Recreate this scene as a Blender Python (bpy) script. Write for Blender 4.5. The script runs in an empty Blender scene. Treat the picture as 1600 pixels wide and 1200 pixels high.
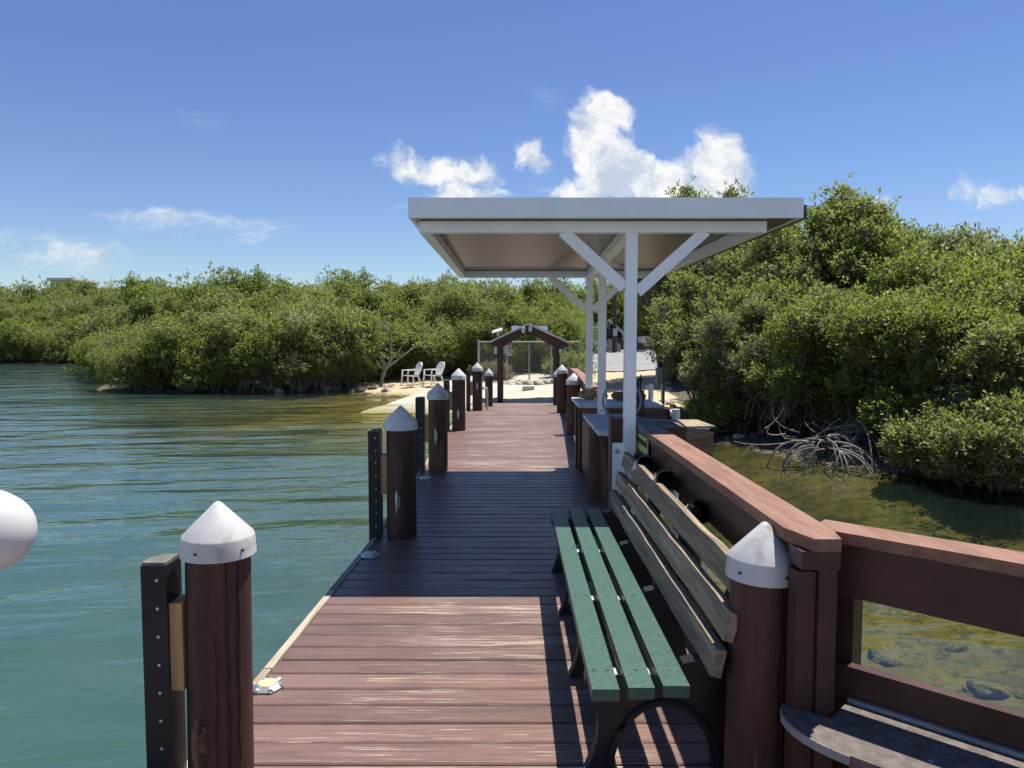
import bpy, bmesh, math, random
import numpy as np
from mathutils import Vector, Matrix
R = math.radians
scene = bpy.context.scene
col = scene.collection

# ------------------------------------------------------------------ camera
F = 1150.0                      # focal length in photo pixels (1600 wide)
HC = 1.55                       # eye height above the deck
PITCH = math.atan((600 - 527) / F)
cam_d = bpy.data.cameras.new('camera')
cam_d.sensor_width = 36.0
cam_d.lens = 36.0 * F / 1600
cam_d.clip_start = 0.05
cam_d.clip_end = 5000
cam = bpy.data.objects.new('camera', cam_d)
cam.location = (0, 0, HC)
cam.rotation_euler = (R(90) - PITCH, 0, 0)
col.objects.link(cam)
scene.camera = cam

def ray(px, py):
    u = (px - 800) / F; v = (600 - py) / F
    c, s = math.cos(PITCH), math.sin(PITCH)
    return Vector((u, c + v * s, -s + v * c))
def P(px, py, z=0.0):           # pixel -> point on the level z
    r = ray(px, py); t = (z - HC) / r.z
    return Vector((r.x * t, r.y * t, z))
def D(px, py, y):               # pixel -> point on the plane at distance y
    r = ray(px, py); t = y / r.y
    return Vector((r.x * t, y, HC + r.z * t))

# ------------------------------------------------------------------ sun, sky
SUNV = Vector((0.25, 0.24, 1.0)).normalized()
elev = math.asin(SUNV.z)
sun_d = bpy.data.lights.new('sun', 'SUN')
sun_d.energy = 5.0
sun_d.angle = R(0.53)
sun_d.color = (1.0, 0.955, 0.88)
sun = bpy.data.objects.new('sun', sun_d)
sun.rotation_euler = SUNV.to_track_quat('Z', 'Y').to_euler()
sun.location = (6, 6, 30)
col.objects.link(sun)

scene.view_settings.view_transform = 'Standard'
scene.view_settings.look = 'None'
scene.view_settings.gamma = 1.0
scene.view_settings.exposure = 0.7
scene.view_settings.use_curve_mapping = False

class NT:
    """tiny node-tree helper"""
    def __init__(s, nt): s.nt = nt; nt.nodes.clear()
    def n(s, t, **kw):
        nd = s.nt.nodes.new(t)
        ins = kw.pop('ins', {})
        for k, v in kw.items(): setattr(nd, k, v)
        for k, v in ins.items(): s.set(nd, k, v)
        return nd
    def set(s, nd, k, v):
        sock = nd.inputs[k]
        if isinstance(v, bpy.types.NodeSocket): s.nt.links.new(v, sock)
        elif isinstance(v, bpy.types.Node): s.nt.links.new(v.outputs[0], sock)
        else:
            if sock.type == 'RGBA' and len(v) == 3: v = (*v, 1)
            sock.default_value = v
    def math(s, op, a, b=0.0, c=None, clamp=False):
        nd = s.n('ShaderNodeMath', operation=op, use_clamp=clamp)
        s.set(nd, 0, a); s.set(nd, 1, b)
        if c is not None: s.set(nd, 2, c)
        return nd.outputs[0]
    def vmath(s, op, a, b=None):
        nd = s.n('ShaderNodeVectorMath', operation=op)
        s.set(nd, 0, a)
        if b is not None: s.set(nd, 1, b)
        return nd
    def ramp(s, fac, a, b, lo=0.0, hi=1.0):          # smooth map range
        nd = s.n('ShaderNodeMapRange', interpolation_type='SMOOTHSTEP')
        s.set(nd, 0, fac); s.set(nd, 1, a); s.set(nd, 2, b); s.set(nd, 3, lo); s.set(nd, 4, hi)
        return nd.outputs[0]
    def mix(s, f, a, b):
        nd = s.n('ShaderNodeMix', data_type='RGBA')
        s.set(nd, 'Factor', f); s.set(nd, 6, a); s.set(nd, 7, b)
        return nd.outputs[2]
    def noise(s, vec, scale, detail=4.0, rough=0.55, dist=0.0):
        nd = s.n('ShaderNodeTexNoise')
        s.set(nd, 'Vector', vec); s.set(nd, 'Scale', scale); s.set(nd, 'Detail', detail)
        s.set(nd, 'Roughness', rough); s.set(nd, 'Distortion', dist)
        return nd.outputs['Fac']

world = bpy.data.worlds.new('World')
scene.world = world
world.use_nodes = True
def build_world():
    t = NT(world.node_tree)
    sky = t.n('ShaderNodeTexSky', sky_type='NISHITA', sun_disc=False)
    sky.sun_elevation = elev
    sky.sun_rotation = math.atan2(SUNV.x, SUNV.y)
    sky.altitude = 0; sky.air_density = 1.0; sky.dust_density = 0.1; sky.ozone_density = 5.0
    hs = t.n('ShaderNodeHueSaturation', ins={'Hue': .512, 'Saturation': 1.10, 'Color': sky.outputs[0]})
    bg = t.n('ShaderNodeBackground', ins={'Color': hs.outputs[0], 'Strength': 0.076})
    # clouds: soft puffs given by their compass direction, broken up by noise
    tc = t.n('ShaderNodeTexCoord')
    sep = t.n('ShaderNodeSeparateXYZ', ins={0: tc.outputs['Generated']})
    yy = t.math('MAXIMUM', sep.outputs[1], 0.02)
    u = t.math('DIVIDE', sep.outputs[0], yy)
    v = t.math('DIVIDE', sep.outputs[2], yy)
    uv = t.n('ShaderNodeCombineXYZ', ins={0: u, 1: v, 2: 0.0})
    n1 = t.n('ShaderNodeTexNoise', ins={'Vector': uv, 'Scale': 14.0, 'Detail': 6.0, 'Roughness': 0.6})
    off = t.vmath('MULTIPLY', t.vmath('SUBTRACT', n1.outputs['Color'], (0.5, 0.5, 0.5)), (0.075, 0.06, 0.0))
    uvd = t.vmath('ADD', uv, off)
    def blobs(lst):
        tot = None
        for (px, py, rx, ry, w) in lst:
            r = ray(px, py)
            c = (r.x / r.y, r.z / r.y, 0)
            d = t.vmath('MULTIPLY', t.vmath('SUBTRACT', uvd, c), (F / rx, F / ry, 0))
            ln = t.n('ShaderNodeVectorMath', operation='LENGTH', ins={0: d.outputs[0]}).outputs['Value']
            b = t.math('MULTIPLY', t.math('SUBTRACT', 1.0, ln, clamp=True), w)
            tot = b if tot is None else t.math('ADD', tot, b)
        return tot
    cum = blobs([(935, 192, 52, 58, 1.1), (962, 168, 34, 26, 0.9), (925, 225, 56, 40, .9), (955, 262, 62, 44, .9), (905, 298, 78, 30, .8),
                 (1005, 285, 72, 48, 1), (1065, 275, 66, 42, .9), (1124, 238, 44, 46, 1.1), (1140, 282, 56, 50, 1),
                 (985, 250, 40, 30, .6), (1100, 300, 90, 28, .8), (720, 268, 74, 34, .85), (738, 304, 74, 20, .8),
                 (622, 245, 44, 32, .55), (655, 266, 54, 24, .6), (825, 242, 30, 26, .8), (848, 260, 26, 14, .5),
                 (1545, 300, 90, 28, .5), (1375, 318, 40, 14, .4)])
    n2 = t.noise(uvd.outputs[0], 34.0, 8.0, .66)
    dens = t.math('ADD', cum, t.math('MULTIPLY', t.math('SUBTRACT', n2, .5), .95))
    mask = t.ramp(dens, .04, .66)
    has = t.ramp(cum, .0, .10)
    mask = t.math('MULTIPLY', mask, has)
    # thin wisps
    wuv = t.n('ShaderNodeMapping', ins={'Vector': uvd.outputs[0], 'Scale': (7, 34, 1), 'Rotation': (0, 0, R(10))})
    n3 = t.noise(wuv.outputs[0], 1.0, 5.0, .6)
    wis = blobs([(320, 352, 170, 24, 1.0), (400, 362, 90, 16, .7), (235, 336, 110, 13, .8), (60, 400, 170, 40, 1.2), (310, 184, 50, 20, .45),
                 (845, 148, 60, 34, .25), (20, 374, 60, 12, .5), (630, 322, 30, 6, .5)])
    wm = t.math('MULTIPLY', t.ramp(n3, .36, .66), t.ramp(wis, .02, .75), clamp=True)
    wm = t.math('MULTIPLY', wm, .8)
    front = t.ramp(sep.outputs[1], .05, .3)
    mall = t.math('MULTIPLY', t.math('MAXIMUM', mask, wm), front, clamp=True)
    # a few generic puffs in the directions not seen, like the ones in view
    n4 = t.noise(tc.outputs['Generated'], 3.1, 7.0, .6)
    lowband = t.math('MULTIPLY', t.ramp(sep.outputs[2], .06, .16), t.ramp(sep.outputs[2], .5, .3))
    gen = t.math('MULTIPLY', t.math('MULTIPLY', t.ramp(n4, .58, .72), lowband), t.math('SUBTRACT', 1.0, front))
    mall = t.math('MAXIMUM', mall, gen)
    sh = t.noise(uvd.outputs[0], 17.0, 7.0, .65)
    ccol = t.mix(t.ramp(sh, .36, .60), (.56, .66, .80), (1.0, 1.0, 1.0))
    cbg = t.n('ShaderNodeBackground', ins={'Color': ccol, 'Strength': 0.60})
    ms = t.n('ShaderNodeMixShader', ins={0: mall, 1: bg.outputs[0], 2: cbg.outputs[0]})
    out = t.n('ShaderNodeOutputWorld', ins={0: ms.outputs[0]})
build_world()
world.cycles.sampling_method = 'MANUAL'
world.cycles.sample_map_resolution = 256

# ------------------------------------------------------------------ materials
MATS = {}
def new_mat(name):
    m = bpy.data.materials.new(name); m.use_nodes = True
    MATS[name] = m
    return m, NT(m.node_tree)
def surf(name, c1, c2, stretch=(1, 1, 1), scale=6.0, rough=.7, bump=.15, spec=.35, lo=.35, hi=.65, c3=None, c3scale=1.2,
         c3lo=.55, c3hi=.7, metal=0.0, coat=0.0, detail=5.0, grain=0.0, tint=.12):
    """two-tone noise surface, optional third tone for wear, stains and painted reflections"""
    m, t = new_mat(name)
    tc = t.n('ShaderNodeTexCoord'); oi = t.n('ShaderNodeObjectInfo')
    rnd = t.n('ShaderNodeVectorMath', operation='SCALE', ins={0: (37.0, 53.0, 19.0)}); t.set(rnd, 'Scale', oi.outputs['Random'])
    base = t.vmath('ADD', tc.outputs['Object'], rnd.outputs[0]).outputs[0]
    mp = t.n('ShaderNodeMapping', ins={'Vector': base, 'Scale': stretch}).outputs[0]
    n = t.noise(mp, scale, detail, .6)
    c = t.mix(t.ramp(n, lo, hi), c1, c2)
    if grain:
        g = t.noise(mp, scale * 9, 3, .7)
        c = t.mix(t.math('MULTIPLY', t.ramp(g, .5, .72), grain), c, tuple(x * .45 for x in c1))
    if c3:
        n3 = t.noise(mp, scale * c3scale, 6, .65, .3)
        c = t.mix(t.ramp(n3, c3lo, c3hi), c, c3)
    if tint:
        f = t.math('ADD', 1 - tint, t.math('MULTIPLY', oi.outputs['Random'], 2 * tint))
        sc = t.n('ShaderNodeVectorMath', operation='SCALE', ins={0: c}); t.set(sc, 'Scale', f)
        c = sc.outputs[0]
    b = t.n('ShaderNodeBsdfPrincipled', ins={'Base Color': c, 'Roughness': rough, 'Metallic': metal, 'Specular IOR Level': spec, 'Coat Weight': coat})
    if bump:
        h = t.math('ADD', t.noise(mp, scale * 3, 5, .65), t.math('MULTIPLY', n, .6))
        bp = t.n('ShaderNodeBump', ins={'Strength': bump, 'Distance': .012, 'Height': h})
        t.set(b, 'Normal', bp.outputs[0])
    t.n('ShaderNodeOutputMaterial', ins={0: b.outputs[0]})
    return m

def deck_mat():
    m, t = new_mat('deck_composite')
    tc = t.n('ShaderNodeTexCoord'); oi = t.n('ShaderNodeObjectInfo'); ge = t.n('ShaderNodeNewGeometry')
    rnd = t.n('ShaderNodeVectorMath', operation='SCALE', ins={0: (37.0, 53.0, 19.0)}); t.set(rnd, 'Scale', oi.outputs['Random'])
    base = t.vmath('ADD', tc.outputs['Object'], rnd.outputs[0]).outputs[0]
    mp = t.n('ShaderNodeMapping', ins={'Vector': base, 'Scale': (1.3, 30, 30)}).outputs[0]
    mp2 = t.n('ShaderNodeMapping', ins={'Vector': base, 'Scale': (1.7, 95, 95)}).outputs[0]
    n = t.noise(mp, 2.0, 6, .65)
    c = t.mix(t.ramp(n, .3, .7), (.112, .064, .050), (.183, .106, .082))
    big = t.noise(base, 1.6, 4, .6)
    c = t.mix(t.math('MULTIPLY', t.ramp(big, .4, .7), .45), c, (.20, .122, .095))
    # worn cream streaks along the boards, most in the middle of the walkway
    sp = t.n('ShaderNodeSeparateXYZ', ins={0: ge.outputs['Position']})
    mid = t.ramp(t.math('ABSOLUTE', t.math('ADD', sp.outputs[0], .1)), .35, 1.0, 1.0, .0)
    s1 = t.noise(mp2, 1.5, 8, .72)
    s2 = t.noise(base, 1.1, 3, .5)
    lim = t.math('SUBTRACT', .698, t.math('ADD', t.math('MULTIPLY', mid, .10), t.math('MULTIPLY', t.ramp(s2, .4, .68), .10)))
    w = t.ramp(t.math('SUBTRACT', s1, lim), .0, .05)
    c = t.mix(t.math('MULTIPLY', w, .85), c, (.46, .385, .295))
    f = t.math('ADD', .84, t.math('MULTIPLY', oi.outputs['Random'], .32))
    sc = t.n('ShaderNodeVectorMath', operation='SCALE', ins={0: c}); t.set(sc, 'Scale', f)
    b = t.n('ShaderNodeBsdfPrincipled', ins={'Base Color': sc.outputs[0], 'Roughness': .42, 'Specular IOR Level': .55})
    bp = t.n('ShaderNodeBump', ins={'Strength': .25, 'Distance': .006, 'Height': t.noise(mp, 4.0, 5, .7)})
    t.set(b, 'Normal', bp.outputs[0])
    t.n('ShaderNodeOutputMaterial', ins={0: b.outputs[0]})
deck_mat()
# wood and paint
surf('pile_brown_paint', (.050, .0215, .015), (.080, .036, .024), (6, 6, .5), 3, .62, .3, c3=(.17, .115, .075), c3scale=1.1, c3lo=.62, c3hi=.70, grain=.6)
surf('pile_bare_wood', (.085, .045, .022), (.17, .095, .045), (7, 7, .5), 3, .8, .5, grain=.6, c3=(.055, .028, .02), c3scale=.7, c3lo=.45, c3hi=.6)
surf('brown_paint', (.044, .020, .0145), (.066, .031, .022), (1.2, 1.2, 1.2), 4, .5, .12, c3=(.26, .17, .13), c3scale=2.4, c3lo=.72, c3hi=.76)
surf('rail_top_paint', (.200, .098, .064), (.275, .150, .103), (9, .9, 9), 2.2, .7, .3, c3=(.12, .055, .04), c3scale=1.5, c3lo=.66, c3hi=.72, grain=.35)
surf('grey_weathered_wood', (.19, .145, .10), (.35, .275, .19), (14, .8, 14), 2.4, .85, .8, grain=.9, c3=(.46, .37, .26), c3scale=.6, c3lo=.52, c3hi=.72)
surf('counter_grey_paint', (.42, .44, .46), (.58, .60, .62), (2, 2, 2), 4, .6, .15, c3=(.25, .23, .21), c3scale=1.8, c3lo=.62, c3hi=.72)
surf('cap_rail_grey', (.11, .105, .10), (.22, .21, .20), (10, .8, 10), 3, .85, .6, grain=.5)
surf('timber_old', (.13, .075, .04), (.24, .15, .085), (1, 9, 9), 2.5, .85, .6, grain=.6)
surf('new_pine', (.32, .20, .085), (.42, .27, .12), (9, 9, .7), 3, .7, .2, grain=.4)
surf('trim_wood', (.26, .21, .15), (.40, .34, .26), (9, .8, 9), 2.0, .8, .4, c3=(.23, .12, .06), c3scale=.9, c3lo=.62, c3hi=.7)
surf('driftwood', (.20, .13, .07), (.36, .25, .14), (1, 8, 8), 3, .9, .7, grain=.6)
surf('stringer_wood', (.05, .04, .03), (.09, .07, .05), (8, 1, 8), 3, .9, .3)
surf('seat_composite', (.095, .075, .064), (.150, .122, .105), (9, 9, 9), 3, .75, .2, grain=.3, tint=.05)
surf('seat_trim', (.20, .20, .20), (.28, .28, .28), scale=5, rough=.5, bump=.05)
# plastics and metals
surf('cap_plastic', (.52, .515, .50), (.60, .595, .58), scale=5, rough=.42, bump=.06, c3=(.33, .32, .30), c3scale=1.6, c3lo=.50, c3hi=.72, tint=.04)
surf('fender_rubber', (.010, .013, .017), (.017, .021, .026), scale=4, rough=.42, bump=.05)
surf('fender_wood', (.10, .095, .085), (.17, .16, .145), scale=8, rough=.85, bump=.5)
surf('green_slat', (.040, .086, .068), (.054, .108, .087), scale=45, rough=.45, bump=.03, detail=2, tint=.04)
surf('black_plastic', (.010, .011, .013), (.018, .019, .022), scale=5, rough=.42, bump=.06)
surf('pale_grey', (.45, .43, .42), (.60, .58, .56), scale=12, rough=.6, bump=.1)  # pale grey; stands in for sun on bench supports and rod holders
surf('screw_dark', (.05, .045, .04), (.10, .09, .08), scale=20, rough=.4, bump=0, metal=.6)
surf('galvanised', (.42, .43, .45), (.58, .59, .61), scale=30, rough=.38, bump=.1, metal=.75)
surf('rusty_iron', (.10, .06, .04), (.20, .12, .075), scale=22, rough=.85, bump=.4)
surf('white_aluminium', (.78, .79, .80), (.84, .85, .86), scale=3, rough=.38, bump=.02, spec=.5, tint=.02)
surf('roof_underside', (.085, .066, .054), (.18, .148, .124), (1.2, 34, 1), 1.4, .30, .12, spec=.6, metal=.7, tint=0, c3=(.29,.25,.215), c3scale=1.7, c3lo=.55, c3hi=.72)  # brown tone and streaks painted as the lit deck's reflection in the aluminium
surf('dark_gutter', (.018, .019, .022), (.03, .03, .034), scale=6, rough=.4, bump=.03)
surf('white_plastic', (.58, .575, .555), (.63, .625, .61), scale=3, rough=.28, bump=.015, spec=.5, tint=.02)
surf('chair_white', (.80, .80, .78), (.86, .86, .84), scale=3, rough=.35, bump=.01, tint=.02)
surf('grey_plastic', (.16, .17, .18), (.22, .23, .24), scale=5, rough=.5, bump=.05)
surf('hose_grey', (.16, .175, .19), (.22, .235, .25), scale=8, rough=.45, bump=.05)
surf('sign_yellow', (.50, .56, .15), (.58, .63, .20), scale=4, rough=.45, bump=.02)
surf('ink_black', (.012, .012, .012), (.02, .02, .02), scale=9, rough=.5, bump=0)
surf('lens_yellow', (.50, .46, .22), (.62, .58, .30), scale=20, rough=.25, bump=.1)
surf('roof_metal', (.46, .51, .56), (.54, .59, .64), (1, 8, 1), 4, .4, .05, metal=.35)
surf('panel_dark', (.02, .025, .05), (.035, .04, .07), scale=9, rough=.2, bump=0)
surf('cart_dark', (.02, .02, .022), (.05, .05, .055), scale=4, rough=.5, bump=.05)
surf('pole_wood', (.05, .04, .03), (.09, .07, .05), (8, 8, .6), 3, .9, .3)
surf('pale_panel', (.42, .43, .42), (.52, .53, .52), scale=3, rough=.7, bump=.05)
# plants and ground pieces
surf('bark', (.12, .108, .09), (.24, .22, .19), (5, 5, .8), 4, .9, .5)
surf('pale_root', (.17, .15, .13), (.32, .29, .26), (4, 4, 4), 5, .8, .3, c3=(.13, .11, .09), c3scale=.8, c3lo=.55, c3hi=.68)
surf('dark_root', (.09, .078, .065), (.19, .165, .14), (4, 4, 4), 5, .85, .3)
surf('limestone', (.26, .235, .19), (.42, .39, .32), scale=5, rough=.9, bump=.7, c3=(.09, .08, .065), c3scale=1.3, c3lo=.56, c3hi=.68)
surf('dark_rock', (.06, .055, .048), (.14, .125, .10), scale=6, rough=.9, bump=.7)
surf('bed_rock', (.10, .09, .045), (.21, .19, .11), scale=4, rough=.95, bump=.8, c3=(.07, .075, .03), c3scale=.9, c3lo=.5, c3hi=.62)
surf('concrete', (.40, .37, .31), (.50, .465, .40), scale=1.2, rough=.85, bump=.25, c3=(.24, .22, .185), c3scale=1.2, c3lo=.56, c3hi=.72, tint=0)
surf('asphalt_pale', (.20, .195, .19), (.26, .255, .245), (.5, 2, 1), .5, .9, .15, c3=(.20, .195, .19), c3scale=2, c3lo=.56, c3hi=.66, tint=0)
surf('chain_wire', (.30, .31, .31), (.40, .41, .41), scale=9, rough=.45, bump=0, metal=.5)

def leaf_mat(name, dark, mid, light, yellow=.03):
    m, t = new_mat(name)
    ge = t.n('ShaderNodeNewGeometry'); oi = t.n('ShaderNodeObjectInfo'); tc = t.n('ShaderNodeTexCoord')
    ri = ge.outputs['Random Per Island']
    n = t.noise(tc.outputs['Object'], .9, 3, .6)
    f = t.math('ADD', t.math('MULTIPLY', ri, .65), t.math('MULTIPLY', t.math('SUBTRACT', n, .32), .9), clamp=True)
    c = t.mix(t.ramp(f, .0, .55), dark, mid)
    c = t.mix(t.ramp(f, .55, 1.0), c, light)
    c = t.mix(t.math('GREATER_THAN', ri, 1 - yellow), c, (.30, .22, .035))
    hue = t.n('ShaderNodeHueSaturation', ins={'Hue': t.math('ADD', .483, t.math('MULTIPLY', oi.outputs['Random'], .026)),
                                              'Saturation': t.math('ADD', .74, t.math('MULTIPLY', oi.outputs['Random'], .28)),
                                              'Value': t.math('ADD', .82, t.math('MULTIPLY', t.math('FRACT', t.math('MULTIPLY', oi.outputs['Random'], 7.3)), .36)), 'Color': c})
    c = hue.outputs[0]
    b = t.n('ShaderNodeBsdfPrincipled', ins={'Base Color': c, 'Roughness': .45, 'Specular IOR Level': .3})
    tr = t.n('ShaderNodeBsdfTranslucent', ins={'Color': t.mix(.5, c, (.34, .44, .05))})
    ms = t.n('ShaderNodeMixShader', ins={0: .5, 1: b.outputs[0], 2: tr.outputs[0]})
    t.n('ShaderNodeOutputMaterial', ins={0: ms.outputs[0]})
leaf_mat('leaf_mangrove', (.066, .094, .021), (.172, .212, .046), (.36, .385, .12), .010)
leaf_mat('leaf_olive', (.092, .106, .037), (.22, .235, .078), (.40, .40, .17), .015)
leaf_mat('leaf_dark', (.045, .070, .018), (.11, .150, .036), (.24, .275, .075), .006)
leaf_mat('leaf_dry', (.10, .06, .03), (.16, .10, .05), (.22, .15, .08), .1)

WATER_Z = -0.5
def ground_mat():
    m, t = new_mat('ground_sand')
    ge = t.n('ShaderNodeNewGeometry')
    pos = ge.outputs['Position']
    sp = t.n('ShaderNodeSeparateXYZ', ins={0: pos})
    n1 = t.noise(pos, 2.2, 6, .65); n2 = t.noise(pos, 9, 5, .7); n3 = t.noise(pos, .35, 4, .6)
    sand = t.mix(t.ramp(n2, .35, .68), (.42, .325, .20), (.56, .455, .30))
    sand = t.mix(t.math('MULTIPLY', t.ramp(n1, .52, .7), .6), sand, (.24, .19, .13))
    # leaf litter and dark mud where the mangroves stand (mask written per vertex as litter)
    lit = t.n('ShaderNodeAttribute', attribute_name='litter').outputs['Fac']
    litc = t.mix(t.ramp(n2, .4, .66), (.035, .028, .020), (.20, .175, .14))
    land = t.mix(t.ramp(t.math('ADD', lit, t.math('MULTIPLY', t.math('SUBTRACT', n1, .5), .7)), .3, .7), sand, litc)
    # the bed under the water: sand, weed and algae patches
    bed = t.mix(t.ramp(n1, .36, .62), (.026, .023, .008), (.105, .086, .028))
    bed = t.mix(t.math('MULTIPLY', t.ramp(n3, .45, .62), .7), bed, (.17, .145, .055))
    bed = t.mix(t.math('MULTIPLY', t.ramp(n2, .50, .62), .8), bed, (.035, .034, .014))
    bs = t.n('ShaderNodeVectorMath', operation='SCALE', ins={0: bed}); t.set(bs, 'Scale', t.ramp(sp.outputs[0], -2.2, .2, 1.9, 1.0)); bed = bs.outputs[0]
    wet = t.ramp(sp.outputs[2], WATER_Z - .12, WATER_Z + .10)
    c = t.mix(wet, bed, land)
    b = t.n('ShaderNodeBsdfPrincipled', ins={'Base Color': c, 'Roughness': .9, 'Specular IOR Level': .2})
    bp = t.n('ShaderNodeBump', ins={'Strength': .6, 'Distance': .05, 'Height': t.math('ADD', n2, n1)})
    t.set(b, 'Normal', bp.outputs[0])
    t.n('ShaderNodeOutputMaterial', ins={0: b.outputs[0]})
ground_mat()

def ramp_mat():
    m, t = new_mat('ramp_concrete')
    pos = t.n('ShaderNodeNewGeometry').outputs['Position']; sp = t.n('ShaderNodeSeparateXYZ', ins={0: pos})
    n1 = t.noise(pos, 1.3, 6, .65); n2 = t.noise(pos, 7, 5, .7)
    st = t.n('ShaderNodeMapping', ins={'Vector': pos, 'Scale': (.5, 2.2, 1), 'Rotation': (0, 0, R(20))}).outputs[0]
    dry = t.mix(t.ramp(n1, .35, .65), (.40, .36, .295), (.52, .475, .395))
    dry = t.mix(t.math('MULTIPLY', t.ramp(t.noise(st, 1.6, 6, .65), .54, .66), .75), dry, (.19, .175, .15))
    dry = t.mix(t.math('MULTIPLY', t.ramp(n2, .55, .72), .5), dry, (.27, .245, .20))
    alg = t.mix(t.ramp(n2, .35, .65), (.13, .115, .032), (.25, .225, .068))
    c = t.mix(t.ramp(t.math('ADD', sp.outputs[2], t.math('MULTIPLY', t.math('SUBTRACT', n1, .5), .08)), WATER_Z - .02, WATER_Z + .17), alg, dry)
    b = t.n('ShaderNodeBsdfPrincipled', ins={'Base Color': c, 'Roughness': .85, 'Specular IOR Level': .25})
    t.set(b, 'Normal', t.n('ShaderNodeBump', ins={'Strength': .4, 'Distance': .03, 'Height': n2}).outputs[0])
    t.n('ShaderNodeOutputMaterial', ins={0: b.outputs[0]})
ramp_mat()
def water_mat():
    m, t = new_mat('sea_water')
    ge = t.n('ShaderNodeNewGeometry')
    pos = ge.outputs['Position']
    sp = t.n('ShaderNodeSeparateXYZ', ins={0: pos})
    rot = t.n('ShaderNodeMapping', ins={'Vector': pos, 'Rotation': (0, 0, R(-8))}).outputs[0]
    big = t.n('ShaderNodeMapping', ins={'Vector': rot, 'Scale': (.16, .52, 1)}).outputs[0]
    med = t.n('ShaderNodeMapping', ins={'Vector': rot, 'Scale': (.75, 2.1, 1)}).outputs[0]
    sml = t.n('ShaderNodeMapping', ins={'Vector': rot, 'Scale': (3.2, 7.5, 1)}).outputs[0]
    h1 = t.math('MULTIPLY', t.noise(big, 1.0, 2, .5, .3), .17)
    h2 = t.math('MULTIPLY', t.noise(med, 1.0, 3, .5, .5), .042)
    h3 = t.math('MULTIPLY', t.noise(sml, 1.0, 2, .5, .4), .0055)
    calm = t.ramp(sp.outputs[0], .6, 2.6, 1.0, .7)              # sheltered behind the dock
    hh = t.math('MULTIPLY', t.math('ADD', t.math('ADD', h1, h2), h3), calm)
    bp = t.n('ShaderNodeBump', ins={'Strength': 1.0, 'Distance': 1.0, 'Height': hh})
    # clearness: clear in the shallows, milky green over the dredged channel by the dock
    att = t.n('ShaderNodeAttribute', attribute_name='clear').outputs['Fac']
    dif = t.n('ShaderNodeBsdfDiffuse', ins={'Color': (.043, .095, .080), 'Normal': bp.outputs[0]})
    tra = t.n('ShaderNodeBsdfTransparent', ins={'Color': (.82, .83, .62)})
    body = t.n('ShaderNodeMixShader', ins={0: att, 1: dif.outputs[0], 2: tra.outputs[0]})
    glo = t.n('ShaderNodeBsdfGlossy', ins={'Color': (1, 1, 1), 'Roughness': .05, 'Normal': bp.outputs[0]})
    fr = t.n('ShaderNodeFresnel', ins={'IOR': 1.33, 'Normal': bp.outputs[0]})
    ms = t.n('ShaderNodeMixShader', ins={0: fr.outputs[0], 1: body.outputs[0], 2: glo.outputs[0]})
    t.n('ShaderNodeOutputMaterial', ins={0: ms.outputs[0]})
water_mat()

# ------------------------------------------------------------------ build helpers
WL = {}                                            # world location of every built object
def link(o, parent=None):
    col.objects.link(o)
    if parent: o.parent = parent
    return o
def tag(o, label=None, cat=None, group=None, kind=None):
    if label: o['label'] = label
    if cat: o['category'] = cat
    if group: o['group'] = group
    if kind: o['kind'] = kind
    return o
def thing(name, loc, label, cat, group=None):
    o = bpy.data.objects.new(name, None)
    o.empty_display_size = .2
    o.location = loc; link(o)
    WL[o] = Vector(loc)
    return tag(o, label, cat, group)
def fin(name, bm, mat, parent=None, loc=None, bevel=0.0, seg=1, smooth=False):
    """bmesh in world coordinates -> one mesh object"""
    if bevel:
        ed = [e for e in bm.edges if len(e.link_faces) == 2 and e.calc_face_angle(0) > .5]
        bmesh.ops.bevel(bm, geom=ed, offset=bevel, segments=seg, affect='EDGES', clamp_overlap=True)
    bmesh.ops.recalc_face_normals(bm, faces=bm.faces)
    off = WL[parent] if parent else Vector(loc if loc is not None else (0, 0, 0))
    bmesh.ops.translate(bm, verts=bm.verts, vec=-off)
    me = bpy.data.meshes.new(name); bm.to_mesh(me); bm.free()
    me.materials.append(MATS[mat])
    if smooth:
        for p in me.polygons: p.use_smooth = True
        me.set_sharp_from_angle(angle=R(32))
    o = bpy.data.objects.new(name, me)
    if not parent: o.location = off
    WL[o] = off
    return link(o, parent)
def box(bm, x0, x1, y0, y1, z0, z1):
    vs = [bm.verts.new(p) for p in ((x0, y0, z0), (x1, y0, z0), (x1, y1, z0), (x0, y1, z0), (x0, y0, z1), (x1, y0, z1), (x1, y1, z1), (x0, y1, z1))]
    for f in ((3, 2, 1, 0), (4, 5, 6, 7), (0, 1, 5, 4), (1, 2, 6, 5), (2, 3, 7, 6), (3, 0, 4, 7)): bm.faces.new([vs[i] for i in f])
    return vs
def mbox(*a):
    bm = bmesh.new(); box(bm, *a); return bm
def hexa(bm, bot, top):
    vs = [bm.verts.new(p) for p in list(bot) + list(top)]; n = len(bot)
    bm.faces.new(vs[:n][::-1]); bm.faces.new(vs[n:])
    for i in range(n): bm.faces.new((vs[i], vs[(i + 1) % n], vs[n + (i + 1) % n], vs[n + i]))
    return vs
def beam(bm, a, b, w, h, up=(0, 0, 1)):
    """square bar from a to b, w sideways, h along up"""
    a, b = Vector(a), Vector(b); d = (b - a).normalized(); upv = Vector(up)
    s = d.cross(upv).normalized() * (w / 2); u = s.cross(d).normalized() * (h / 2)
    hexa(bm, [a - s - u, a + s - u, a + s + u, a - s + u], [b - s - u, b + s - u, b + s + u, b - s + u])
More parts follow.
